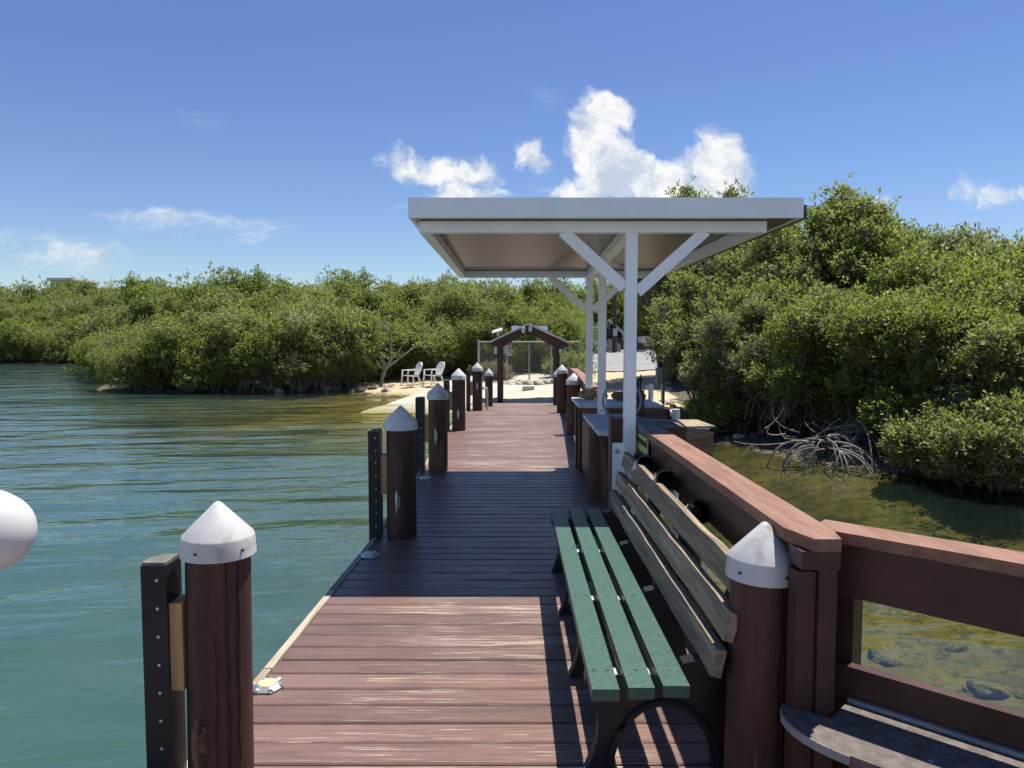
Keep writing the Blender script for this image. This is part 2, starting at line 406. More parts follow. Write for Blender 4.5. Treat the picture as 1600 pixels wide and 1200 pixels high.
def tube(bm, pts, rad, n=8, caps=True):
    pts = [Vector(p) for p in pts]
    if not hasattr(rad, '__len__'): rad = [rad] * len(pts)
    rings = []; ref = Vector((.31, .22, .93))
    for i, p in enumerate(pts):
        d = (pts[min(i + 1, len(pts) - 1)] - pts[max(i - 1, 0)]).normalized()
        if abs(d.dot(ref)) > .95: ref = Vector((.9, .3, .1))
        s = d.cross(ref).normalized(); u = s.cross(d)
        rings.append([bm.verts.new(p + (s * math.cos(2 * math.pi * k / n) + u * math.sin(2 * math.pi * k / n)) * rad[i]) for k in range(n)])
    for a, b in zip(rings, rings[1:]):
        for k in range(n): bm.faces.new((a[k], a[(k + 1) % n], b[(k + 1) % n], b[k]))
    if caps: bm.faces.new(rings[0][::-1]); bm.faces.new(rings[-1])
def lathe(bm, prof, n=24, M=None, jit=None):
    rings = []
    for i, (r, z) in enumerate(prof):
        if r < 1e-6: ring = [bm.verts.new((0, 0, z))]
        else: ring = [bm.verts.new((r * math.cos(2 * math.pi * k / n) * (1 + (jit(i, k) if jit else 0)), r * math.sin(2 * math.pi * k / n) * (1 + (jit(i, k) if jit else 0)), z)) for k in range(n)]
        rings.append(ring)
    for a, b in zip(rings, rings[1:]):
        for k in range(n):
            q = [a[k % len(a)], a[(k + 1) % len(a)], b[(k + 1) % len(b)], b[k % len(b)]]
            q = list(dict.fromkeys(q))
            if len(q) > 2: bm.faces.new(q)
    if len(rings[0]) > 1: bm.faces.new(rings[0][::-1])
    if len(rings[-1]) > 1: bm.faces.new(rings[-1])
    if M is not None: bmesh.ops.transform(bm, matrix=M, verts=[v for r_ in rings for v in r_])
def prism(bm, poly, to3, depth):
    """poly = 2D outline, to3(u, v, w) places it, w in 0..depth"""
    hexa(bm, [to3(u, v, 0) for u, v in poly], [to3(u, v, depth) for u, v in poly])
def copy_tree(o, parent=None):
    c = o.copy(); col.objects.link(c); c.parent = parent
    WL[c] = WL.get(o, Vector())
    for ch in list(o.children): copy_tree(ch, c)
    return c

# ------------------------------------------------------------------ ground, water, ramp, lot
LAND = [(300, -60), (60, -30), (20, -4), (12, 4), (8.6, 7.3), (7.0, 9.4), (5.7, 10.9), (4.5, 12.3), (4.0, 14.5), (2.7, 16.5), (1.7, 19.0), (1.3, 20.4),
        (-1.0, 20.4), (-4.1, 19.8), (-3.6, 22.0), (-2.9, 24.9), (-4.0, 26.2), (-6.5, 28.3), (-9, 27.6), (-14.8, 27.2), (-16.5, 29), (-21, 39), (-28, 52),
        (-34, 57.5), (-62, 57.5), (-300, 80), (-1500, 300), (-1500, 2500), (1500, 2500), (1500, -60)]
def signed(xs, ys):
    """+ inside the land, - in the water, metres to the shoreline"""
    px = np.array([p[0] for p in LAND], float); py = np.array([p[1] for p in LAND], float)
    qx = np.roll(px, -1); qy = np.roll(py, -1)
    dmin = np.full(xs.shape, 1e9); ins = np.zeros(xs.shape, bool)
    for a, b, c, d in zip(px, py, qx, qy):
        ex, ey = c - a, d - b
        t_ = np.clip(((xs - a) * ex + (ys - b) * ey) / (ex * ex + ey * ey), 0, 1)
        dmin = np.minimum(dmin, np.hypot(xs - a - t_ * ex, ys - b - t_ * ey))
        cr = ((b > ys) != (d > ys)) & (xs < (c - a) * (ys - b) / (d - b + 1e-12) + a)
        ins ^= cr
    return np.where(ins, dmin, -dmin)
def wobble(x, y):
    return (np.sin(x * 1.7 + y * .9) * np.cos(y * 1.3 - x * .6) + .6 * np.sin(x * 3.9 - y * 2.7) + .4 * np.cos(x * 6.1 + y * 5.3)) / 2
def height(x, y):
    x = np.asarray(x, float); y = np.asarray(y, float)
    s = signed(x, y)
    land = WATER_Z + 1.12 * (1 - np.exp(-np.maximum(s, 0) / 14))
    deep = np.where(x < 0, np.minimum(2.1, .05 + .075 * -s), np.minimum(1.0, .06 + .26 * -s))
    z = np.where(s > 0, land + .03 * wobble(x * 1.5, y * 1.5) * np.clip(s, 0, 1), WATER_Z - deep + .07 * wobble(x, y) * np.clip(-s, 0, 1))
    ramp = (x > -4.3 - .14 * (20 - y)) & (x < -1.1) & (y < 20.4) & (y > 9)
    z = np.where(ramp, WATER_Z - .02 - .115 * np.maximum(20.0 - y, -.4), z)
    return z
def hz(x, y): return float(height(np.array([x]), np.array([y]))[0])
def axis(parts):
    out = []
    for a, b, st in parts: out += list(np.arange(a, b, st))
    return np.array(out + [parts[-1][1]])
def sheet(name, gx, gy, zf, mat, attr=None):
    X, Y = np.meshgrid(gx, gy); Z = zf(X, Y)
    nx, ny = len(gx), len(gy)
    V = np.stack([X, Y, Z], -1).reshape(-1, 3)
    i = np.arange(nx * ny).reshape(ny, nx)
    Q = np.stack([i[:-1, :-1], i[:-1, 1:], i[1:, 1:], i[1:, :-1]], -1).reshape(-1, 4)
    o = mesh_np(name, V, Q, mat, smooth=True)
    if attr:
        at = o.data.attributes.new(attr[0], 'FLOAT', 'POINT')
        at.data.foreach_set('value', attr[1](X, Y).reshape(-1).astype(np.float32))
    return o
def mesh_np(name, V, Q, mat, smooth=False, lnk=True):
    me = bpy.data.meshes.new(name)
    nq = len(Q)
    me.vertices.add(len(V)); me.vertices.foreach_set('co', np.ascontiguousarray(V, dtype=np.float32).ravel())
    me.loops.add(nq * 4); me.loops.foreach_set('vertex_index', np.ascontiguousarray(Q, dtype=np.int32).ravel())
    me.polygons.add(nq); me.polygons.foreach_set('loop_start', np.arange(0, nq * 4, 4, dtype=np.int32))
    if smooth: me.polygons.foreach_set('use_smooth', np.ones(nq, bool))
    me.update(calc_edges=True)
    me.materials.append(MATS[mat])
    if not lnk: return me
    return link(bpy.data.objects.new(name, me))
def litter(X, Y):
    s = signed(X, Y)
    open_ = ((X > -6.2) & (X < 9) & (Y > 19.3) & (Y < 60) & (X < 4.2 + .16 * (Y - 18)))
    return np.where(open_, 0.0, 1.0)
gx = axis([(-1500, -200, 130), (-200, -60, 14), (-60, -20, 2), (-20, 14, .33), (14, 40, 2), (40, 200, 16), (200, 1500, 130)])
gy = axis([(-400, -40, 60), (-40, -4, 4), (-4, 36, .33), (36, 90, 2), (90, 300, 21), (300, 2500, 200)])
tag(sheet('ground', gx, gy, height, 'ground_sand', ('litter', litter)), kind='structure')
def clear(X, Y):
    s = -signed(X, Y)
    c = .90 * np.exp(-(np.maximum(s, 0) / 7.5) ** 1.5) + .05
    c = np.where((X < -7) & (Y > 22), c * np.clip(1 - (-7 - X) / 12, .35, 1), c)
    right = np.clip((X + .6) / 1.6, 0, 1)
    c = np.maximum(c, right * .92)
    r = np.clip(1 - np.abs(X + 2.9) / 4.5, 0, 1) * np.clip((Y - 12.5) / 7, 0, 1)
    return np.clip(np.maximum(c, .85 * r ** .6), .03, .93)
wx = axis([(-1500, -200, 130), (-200, -60, 14), (-60, -20, 2), (-20, 16, .5), (16, 60, 4), (60, 300, 40)])
wy = axis([(-400, -40, 60), (-40, -4, 3), (-4, 40, .5), (40, 100, 4), (100, 400, 50)])
tag(sheet('water', wx, wy, lambda X, Y: np.full(X.shape, WATER_Z), 'sea_water', ('clear', clear)), kind='structure')
# boat ramp running into the water beside the dock, and the slab behind the gate
def ramp_sheet():
    ys = axis([(10, 20.2, .5), (20.2, 21.4, .4)]); V = []; Q = []; n = 12
    for y in ys:
        x0 = -4.1 - .14 * (20 - y) if y < 20 else float(np.interp(y, [20, 22], [-4.1, -3.6]))
        for f in np.linspace(0, 1, n):
            x = x0 + (-1.2 - x0) * f; V.append((x, y, max(hz(x, y), WATER_Z - .02 - .115 * max(20 - y, -.4)) + .035))
    for j in range(len(ys) - 1):
        for k in range(n - 1): Q.append((j * n + k, j * n + k + 1, (j + 1) * n + k + 1, (j + 1) * n + k))
    return tag(mesh_np('boat_ramp', np.array(V), np.array(Q), 'ramp_concrete', True), kind='structure')
ramp_sheet()
def slab_z(X, Y): return height(np.clip(X, -4.2, 1.2), Y) * 0 + np.interp(Y, [21.4, 22.1, 26, 33], [-.40, -.375, -.20, .10]) + .02
gxs = np.linspace(0, 1, 16)
def apron():
    ys = axis([(21.4, 33, .6)]); V = []; Q = []
    for y in ys:
        x0 = np.interp(y, [21.4, 24.9, 28, 33], [-3.72, -2.95, -2.4, -1.6]); x1 = np.interp(y, [21.4, 23, 28, 33], [1.62, 1.55, 1.9, 2.6])
        for q in gxs:
            x = x0 + (x1 - x0) * q; V.append((x, y, max(hz(x, y) + .03, float(np.interp(y, [21.4, 22.1, 26, 33], [-.42, -.38, -.20, .06])))))
    n = len(gxs)
    for j in range(len(ys) - 1):
        for k in range(n - 1): Q.append((j * n + k, j * n + k + 1, (j + 1) * n + k + 1, (j + 1) * n + k))
    return tag(mesh_np('concrete_apron', np.array(V), np.array(Q), 'ramp_concrete', True), kind='structure')
apron()
def lot():
    ys = axis([(31.5, 75, 1.5)]); V = []; Q = []; n = 14
    for y in ys:
        x0 = np.interp(y, [31.5, 36, 75], [3.2, 2.6, 3.0]); x1 = np.interp(y, [31.5, 75], [7.5, 24])
        for q in np.linspace(0, 1, n):
            x = x0 + (x1 - x0) * q; V.append((x, y, hz(x, y) + .045))
    for j in range(len(ys) - 1):
        for k in range(n - 1): Q.append((j * n + k, j * n + k + 1, (j + 1) * n + k + 1, (j + 1) * n + k))
    return tag(mesh_np('parking_lot', np.array(V), np.array(Q), 'asphalt_pale', True), kind='structure')
lot()

# ------------------------------------------------------------------ dock: boards, trim, stringers
def dz(y): return 0.0 if y < 13.5 else -.4 * ((y - 13.5) / 8.5) ** 1.5
def DL(y): return float(np.interp(y, [-3, .3, 2.3, 5.5, 13, 16.3, 20.4, 22], [-3.2, -3.15, -1.16, -1.04, -1.03, -.95, -.84, -.62]))
def DR(y): return float(np.interp(y, [-3, .2, 2.25, 9, 12, 16.3, 20.4, 22.1], [3.1, 3.05, 1.0, 1.0, 1.12, 1.24, 1.42, 1.55]))
rng = random.Random(5)
dock = thing('dock', (0, 0, 0), 'long red brown composite board dock leading to the gabled gate on shore', 'dock')
PITCHB, BW = .1455, .1358
proto = {}
nb = int((22.0 + 1.2) / PITCHB)
for i in range(nb):
    y = -1.2 + i * PITCHB; yc = y + PITCHB / 2
    x0, x1 = DL(yc), DR(yc)
    key = (round(x1 - x0, 2))
    me = proto.get(key)
    if me is None:
        bm = mbox(-key / 2, key / 2, -BW / 2, BW / 2, -.028, 0)
        ed = [e for e in bm.edges if all(abs(v.co.z) < 1e-5 for v in e.verts)]
        bmesh.ops.bevel(bm, geom=ed, offset=.006, segments=1, affect='EDGES')
        me = bpy.data.meshes.new('board'); bm.to_mesh(me); bm.free(); me.materials.append(MATS['deck_composite'])
        proto[key] = me
    b = bpy.data.objects.new('board', me)
    b.location = ((x0 + x1) / 2 + rng.uniform(-.003, .003), yc, dz(yc) + rng.uniform(-.0015, .0015))
    b.rotation_euler = (math.atan2(dz(yc + .07) - dz(yc - .07), .14), 0, rng.uniform(-.0008, .0008))
    link(b, dock)
def edge_run(fx, side, ys, name, mat, w, z0, z1, gap=.004, bev=.004):
    for a, b in zip(ys, ys[1:]):
        bm = bmesh.new(); a2 = a + gap; b2 = b - gap
        p = lambda y, o, z: Vector((fx(y) + side * o, y, dz(y) + z))
        hexa(bm, [p(a2, 0.002, z0), p(b2, 0.002, z0), p(b2, w, z0), p(a2, w, z0)], [p(a2, 0.002, z1), p(b2, 0.002, z1), p(b2, w, z1), p(a2, w, z1)])
        fin(name, bm, mat, dock, bevel=bev)
edge_run(DL, -1, [-1.2, .3, 1.3, 2.3, 3.35, 4.42, 5.5, 6.6, 7.8, 9, 10.2, 11.5, 13, 14.6, 16.3, 18.2, 20.4, 22], 'edge_trim', 'trim_wood', .04, -.16, .006)
edge_run(DR, 1, [-1.2, .2, 1.2, 2.25, 4, 6, 9, 12, 14, 16.3, 18.3, 20.4, 22.1], 'edge_trim', 'brown_paint', .04, -.20, -.002)
for off in (.25, .95, 1.65):
    for a, b in zip([-1.2, 5.5, 12, 15, 17.5, 20], [5.5, 12, 15, 17.5, 20, 21.6]):
        bm = bmesh.new(); q = lambda y: Vector((max(DL(y), -1.1) + off, y, dz(y) - .11))
        beam(bm, q(a), q(b), .05, .16); fin('stringer', bm, 'stringer_wood', dock)

# ------------------------------------------------------------------ piles
def pile_mesh(seed, r, h, bottom=2.2):
    q = random.Random(seed); bm = bmesh.new(); n = 22
    ph = [q.uniform(0, 6.28) for _ in range(4)]
    def jit(i, k):
        a = 2 * math.pi * k / n
        return .012 * math.sin(2 * a + ph[0] + i * .15) + .010 * math.sin(5 * a + ph[1] + .1 * i) + .006 * math.sin(9 * a + ph[2])
    prof = [(r * (1.06 - .06 * j / 9), -bottom + (h + bottom) * j / 9) for j in range(10)]
    lathe(bm, prof, n, None, jit)
    return bm
def cap_bm(r, z, sk=.066, ch=.118, n=40):
    bm = bmesh.new()
    lathe(bm, [(r * .97, z - sk), (r * 1.04, z - sk), (r * 1.0, z - .004), (r * .985, z + .003), (r * .17, z + ch * .88), (r * .09, z + ch * .965), (0, z + ch)], n)
    return bm
def cleat_bm(M, s=1.0):
    bm = bmesh.new()
    tube(bm, [(0, -.03, -.085 * s), (0, -.034, -.05 * s), (0, -.036, 0), (0, -.034, .05 * s), (0, -.03, .085 * s)], [.006, .010, .012, .010, .006], 8)
    box(bm, -.013, .013, -.03, .004, -.032 * s, .032 * s)
    box(bm, -.018, .018, -.006, .006, -.045 * s, .045 * s)
    bmesh.ops.transform(bm, matrix=M, verts=bm.verts)
    return bm
def pile(px, py_base, label, r=.112, tip=None, seed=1, tilt=(0, 0), bare=False, cleat=None, y=None, x=None, group='capped pilings along the dock', top=None):
    if y is None:
        p = P(px, py_base); yy = p.y
        for _ in range(6): p = P(px, py_base, dz(yy)); yy = p.y
        x, yy = p.x, p.y
        yy += r * .7                        # the seen foot is the pile's near side
        x = x * yy / p.y
    else: yy = y
    z0 = dz(yy)
    h = top if top else (D(px, tip, yy).z - z0 - .105)
    root = thing('piling', (x, yy, z0), label, 'piling', group)
    bm = pile_mesh(seed, r, h); bmesh.ops.translate(bm, verts=bm.verts, vec=(x, yy, z0))
    fin('post', bm, 'pile_bare_wood' if bare else 'pile_brown_paint', root, smooth=True)
    bm = cap_bm(r * 1.12, h - .01); bmesh.ops.translate(bm, verts=bm.verts, vec=(x, yy, z0))
    cp = fin('cap', bm, 'cap_plastic', root, bevel=0, smooth=True)
    for k in range(5):
        a = -2.4 + k * 1.25 + seed * .2
        bm = bmesh.new(); tube(bm, [Vector((math.cos(a), math.sin(a), 0)) * q + Vector((x, yy, z0 + h - .045)) for q in (r * 1.12, r * 1.12 + .009)], .0045, 8)
        fin('screw', bm, 'screw_dark', cp)
    if cleat:
        for (ang, zc, mt) in cleat:
            d = Vector((math.cos(ang), math.sin(ang), 0))
            M = Matrix.Translation((x + d.x * r * 1.0, yy + d.y * r * 1.0, z0 + zc)) @ Matrix.Rotation(ang + math.pi / 2, 4, 'Z')
            fin('cleat', cleat_bm(M), mt, root, smooth=True)
    root.rotation_euler = (R(tilt[0]), R(tilt[1]), 0)
    return root, x, yy, z0
A = -math.pi / 2
L1 = pile(341, 0, 'nearest left piling, dark brown with a white cone cap and rusty cleat', seed=3, tilt=(0, 0.6), y=2.52, x=-1.030, r=.108, tip=784, cleat=[(A - .22, .19, 'rusty_iron')])
L2 = pile(628, 842, 'second left piling from the camera, bare brown foot, in the canopy shadow edge', seed=4, tip=634, cleat=[(A - .1, .30, 'galvanised')])
L3 = pile(685, 737, 'third left piling, unpainted weathered wood under a chipped white cap', seed=5, tip=599, bare=True, cleat=[(A - .1, .42, 'galvanised')])
L4 = pile(717, 673, 'fourth left piling with a pale cleat, well past the canopy shadow', seed=6, tip=576, cleat=[(A, .28, 'galvanised')])
L5 = pile(746, 642, 'fifth left piling beside the bent metal ladder rail', seed=7, tip=567, cleat=[(A, .55, 'galvanised')], r=.108)
L6 = pile(764, 635, 'last and shortest left piling, next to the gate post', seed=8, tip=576, r=.095)
RA = pile(896, 679, 'right piling just beyond the cleaning counter with a bright white cap', seed=9, tip=583, r=.11)
RB = pile(878, 645, 'right piling further along, at the start of the far handrail', seed=10, tip=570, r=.108)
RC = pile(869.5, 633, 'farthest right piling, half hidden in front of the gate post', seed=11, tip=578, r=.085)
RN = pile(1188, 0, 'nearest right piling with white cap at the end of the green bench', seed=12, tilt=(0, .9), y=2.40, x=.822, tip=816, r=.104)
# ragged torn rim of the chipped cap is left to the material; near piles get split grooves
def splits(root, x, y, r, angs):
    for a, z0, z1, w in angs:
        d = Vector((math.cos(a), math.sin(a), 0)); s = Vector((-d.y, d.x, 0)); pts = []
        bm = bmesh.new(); q = random.Random(int(a * 100))
        n = 9; prev = None
        for i in range(n):
            t_ = i / (n - 1); ww = w * math.sin(math.pi * min(max(t_, .03), .97)) ** .6
            c = Vector((x, y, z0 + (z1 - z0) * t_)) + d * (r * 1.012) + s * (q.uniform(-.004, .004))
            pr = [bm.verts.new(c - s * ww + d * .0006), bm.verts.new(c + s * ww + d * .0006), bm.verts.new(c + s * ww - d * .02), bm.verts.new(c - s * ww - d * .02)]
            if prev:
                for k in range(4): bm.faces.new((prev[k], prev[(k + 1) % 4], pr[(k + 1) % 4], pr[k]))
            else: bm.faces.new(pr)
            prev = pr
        bm.faces.new(prev[::-1])
        fin('split', bm, 'ink_black', root)
splits(L1[0], L1[1], L1[2], .112, [(A + .62, .02, .86, .0035), (A + .25, -.2, .55, .003), (A + .95, .1, .86, .005)])
splits(L2[0], L2[1], L2[2], .112, [(A + .35, .3, .82, .004), (A + .8, .1, .7, .004)])
splits(RN[0], RN[1], RN[2], .104, [(A + .30, .15, .82, .003), (A + .75, .0, .82, .004)])

# fender posts with a spacer block, standing outside the dock edge
def fender(pl, label, top, w=.105, dpt=.115, gap=.155, dy=.0, dxo=0.0):
    _, x, y, z0 = pl
    fx = x - gap - w / 2 + dxo; fy = y + dy
    root = thing('fender_post', (fx, fy, WATER_Z), label, 'fender post', 'black rubber faced fender posts outside the dock')
    def outline(k):
        return [(-w / 2 * k, -dpt / 2 * k), (w / 2 * k, -dpt / 2 * k), (w / 2 * k, dpt / 2 * k), (-w / 2 * .3, dpt / 2 * k), (-w / 2 * .75 * k, dpt / 4), (-w / 2 * k, 0)]
    bm = bmesh.new(); prism(bm, outline(1), lambda u, v, q: Vector((fx + u, fy + v, -2.0 + q)), 2.0 + top - .012)
    fin('rubber_facing', bm, 'fender_rubber', root, bevel=.006)
    bm = bmesh.new(); prism(bm, outline(.93), lambda u, v, q: Vector((fx + u, fy + v, top - .013 + q)), .012)
    fin('post_top', bm, 'fender_wood', root)
    zz = top - .06
    while zz > z0 - .45:
        bm = bmesh.new(); tube(bm, [(fx + w * .14, fy - dpt / 2 + .001, zz), (fx + w * .14, fy - dpt / 2 - .004, zz)], .0055, 8)
        fin('bolt', bm, 'galvanised', root); zz -= .098
    bm = bmesh.new(); box(bm, fx + w / 2 + .001, x - .095, fy - .045, fy + .05, z0 + .34, z0 + .645)
    fin('spacer_block', bm, 'new_pine', root, bevel=.004)
    return root
fender(L1, 'nearest black fender post, beside the piling with the rusty cleat', .79, w=.086, gap=.140, dy=-.02)
fender(L2, 'black fender post beside the second piling, at the shaded deck edge', .84, w=.09)
fender(L3, 'black fender post beside the weathered unpainted piling', .86, w=.10)
fender(L4, 'black fender post beside the fourth left piling', .84, w=.09)
fender(L5, 'farthest black fender post, next to the bent metal ladder rail', .84, w=.09)

# small solar lights screwed to the deck edge
def deck_light(px, py, label):
    p = P(px, py); root = thing('solar_deck_light', (p.x, p.y, .0), label, 'deck light', 'solar lights on the dock edge')
    bm = bmesh.new(); lathe(bm, [(.072, .001), (.072, .008), (.050, .022), (.040, .024)], 6); bmesh.ops.translate(bm, verts=bm.verts, vec=p)
    fin('base', bm, 'galvanised', root, bevel=.002)
    bm = bmesh.new(); lathe(bm, [(.0405, .018), (.0405, .026), (.034, .029), (0, .030)], 18); bmesh.ops.translate(bm, verts=bm.verts, vec=p)
    fin('lens', bm, 'lens_yellow', root, smooth=True)
    for k in range(6):
        a = k * math.pi / 3
        bm = bmesh.new(); tube(bm, [(p.x + .050 * math.cos(a), p.y + .050 * math.sin(a), .010), (p.x + .068 * math.cos(a), p.y + .068 * math.sin(a), .012)], .011, 8)
        fin('lug', bm, 'galvanised', root, smooth=True)
deck_light(418, 1075, 'hexagonal silver solar deck light in the sun at the near dock edge')
deck_light(578, 869, 'hexagonal solar deck light in the canopy shadow beside the second piling')
deck_light(664, 748, 'small solar deck light beside the unpainted third piling')

# ------------------------------------------------------------------ green bench
def bench():
    root = thing('bench', (.5, 3.6, 0), 'long bench with green seat slats, weathered wood back and black legs', 'bench')
    y0, y1 = 2.34, 4.93
    SZ = .40
    sup = [2.56, 3.30, 4.05, 4.80]
    for i, (a, b) in enumerate([(.262, .352), (.383, .470), (.500, .588)]):
        bm = mbox(a, b, y0 + .012 * i, y1 - .01 * i, SZ - .04, SZ)
        s = fin('seat_slat', bm, 'green_slat', root, bevel=.010, seg=3)
        for yy in sup:
            for xx in ([a + .022, b - .022] if i == 0 else [(a + b) / 2]):
                bm = bmesh.new(); tube(bm, [(xx, yy - .08, SZ - .004), (xx, yy - .08, SZ + .0006)], .0075, 10); fin('screw', bm, 'screw_dark', s)
    # back slats lean outwards
    bx, bz = math.sin(R(12)), math.cos(R(12))
    for i, (cx, cz) in enumerate(((.682, .476), (.722, .600), (.766, .732))):
        c = Vector((cx, 0, cz))
        w, th = .096, .036
        ax = Vector((bx, 0, bz)); nx = Vector((bz, 0, -bx))
        bm = bmesh.new()
        NS = 14; rr = random.Random(i + 40); prev = None
        for k in range(NS + 1):                     # slightly uneven, worn edges
            yy = y0 + .02 + (y1 - .03 - y0) * k / NS
            e1, e2 = rr.uniform(-.004, .003), rr.uniform(-.004, .003); e3 = rr.uniform(-.002, .002)
            cc = c + Vector((0, yy, 0)) + nx * e3
            ring = [bm.verts.new(cc + ax * (sa * (w / 2) + (e1 if sa > 0 else e2)) * 1.0 + nx * sb * th / 2) for sa, sb in ((-1, -1), (1, -1), (1, 1), (-1, 1))]
            if prev:
                for m in range(4): bm.faces.new((prev[m], prev[(m + 1) % 4], ring[(m + 1) % 4], ring[m]))
            else: bm.faces.new(ring[::-1])
            prev = ring
        bm.faces.new(prev)
        fin('back_slat', bm, 'grey_weathered_wood', root, bevel=.007, seg=2)
    # black moulded supports
    def arc(cx, cz, rx, rz, a0, a1, n): return [(cx + rx * math.cos(R(a0 + (a1 - a0) * k / n)), cz + rz * math.sin(R(a0 + (a1 - a0) * k / n))) for k in range(n + 1)]
    outl = [(.262, .0)] + [(.262 + .045 * math.sin(math.pi * t_ / 8) * 1.0, .33 * t_ / 8) for t_ in range(1, 8)] + [(.258, .335), (.262, .357), (.592, .357), (.605, .40)]
    outl += [(.688, .42), (.728, .53), (.772, .66), (.812, .79), (.850, .785), (.845, .66), (.80, .50), (.775, .40), (.770, .26), (.795, .12), (.83, 0), (.735, 0)]
    outl += arc(.54, .0, .18, .245, 0, 180, 14) + [(.345, 0)]
    seen = []
    for p in outl:
        if not seen or (abs(p[0] - seen[-1][0]) + abs(p[1] - seen[-1][1])) > 1e-4: seen.append(p)
    for yy in sup:
        bm = bmesh.new(); prism(bm, seen, lambda u, v, q: Vector((u, yy - .03 + q, v)), .06)
        s = fin('leg_frame', bm, 'black_plastic', root, bevel=.004)
        bm = mbox(.285, .598, yy - .026, yy + .026, .3575, .3592)
        fin('sunlit_top', bm, 'pale_grey', s)  # pale strip painted for the sun on the black support's top
        # thick rib round the arch
        for yf in (yy - .036, yy + .036):
            bm = bmesh.new(); tube(bm, [(u, yf, v) for u, v in arc(.54, .004, .197, .262, 4, 176, 16)], .010, 6); fin('arch_rib', bm, 'black_plastic', s, smooth=True)
bench()

# ------------------------------------------------------------------ railings
def side_rail():
    root = thing('handrail', (.93, 3.7, 0), 'brown handrail beside the bench with a worn pinkish flat top', 'railing')
    xi, zt = .862, .948
    bm = bmesh.new()
    hexa(bm, [(xi, 4.68, zt - .04), (xi, 2.30, zt - .04), (.905, 2.165, zt - .04), (.985, 2.165, zt - .04), (1.005, 2.27, zt - .04), (1.005, 4.68, zt - .04)],
         [(xi, 4.68, zt), (xi, 2.30, zt), (.905, 2.165, zt), (.985, 2.165, zt), (1.005, 2.27, zt), (1.005, 4.68, zt)])
    fin('cap_board', bm, 'rail_top_paint', root, bevel=.004)
    fin('cap_board', mbox(xi + .002, 1.003, 4.684, 5.55, zt - .04, zt - .001), 'cap_rail_grey', root, bevel=.004)
    fin('sub_rail', mbox(.884, .985, 2.30, 5.5, zt - .085, zt - .0415), 'brown_paint', root, bevel=.003)
    fin('side_board', mbox(.892, .930, 2.31, 5.52, zt - .235, zt - .087), 'brown_paint', root, bevel=.003)
    fin('side_board', mbox(.935, .973, 2.32, 5.5, .12, .26), 'brown_paint', root, bevel=.003)
    for y in (2.28, 3.85):
        fin('rail_post', mbox(.934, 1.0, y - .0, y + .088, -.25, zt - .086), 'brown_paint', root, bevel=.004)
    # boxed corner post under the mitre
    fin('corner_post', mbox(.930, .985, 2.185, 2.272, -.2, zt - .10), 'brown_paint', root, bevel=.004)
    fin('corner_post', mbox(.868, .926, 2.200, 2.268, -.2, zt - .11), 'brown_paint', root, bevel=.004)
    fin('corner_block', mbox(.872, .990, 2.178, 2.278, zt - .098, zt - .042), 'brown_paint', root, bevel=.004)
side_rail()
_p, _q = P(1318.7, 832.5, .944), P(1600, 881.5, .944)
E2 = (_q - _p).normalized(); N2 = Vector((E2.y, -E2.x, 0))      # along the slanting rail, and towards the camera
if N2.y > 0: N2 = -N2
A2 = Vector((_p.x, _p.y, 0)) - N2 * .018 - E2 * .03
def q2(s, n, z): return A2 + E2 * s + N2 * n + Vector((0, 0, z))
def bar2(s0, s1, n0, n1, z0, z1):
    bm = bmesh.new()
    hexa(bm, [q2(s0, n0, z0), q2(s1, n0, z0), q2(s1, n1, z0), q2(s0, n1, z0)], [q2(s0, n0, z1), q2(s1, n0, z1), q2(s1, n1, z1), q2(s0, n1, z1)])
    return bm
def slant_rail():
    root = thing('handrail', tuple(A2), 'brown handrail running off to the right above the water, wide upper board', 'railing')
    fin('cap_board', bar2(-.075, 2.9, -.115, .018, .908, .944), 'rail_top_paint', root, bevel=.004)
    fin('sub_rail', bar2(-.05, 2.88, -.085, .004, .868, .906), 'brown_paint', root, bevel=.003)
    fin('upper_board', bar2(-.055, 2.86, -.05, -.012, .735, .8665), 'brown_paint', root, bevel=.003)
    fin('lower_board', bar2(-.055, 2.86, -.05, -.012, .405, .512), 'brown_paint', root, bevel=.004)
    for s in (-.045, 1.4, 2.76):
        fin('rail_post', bar2(s, s + .088, -.14, -.052, -.3, .866), 'brown_paint', root, bevel=.004)
slant_rail()
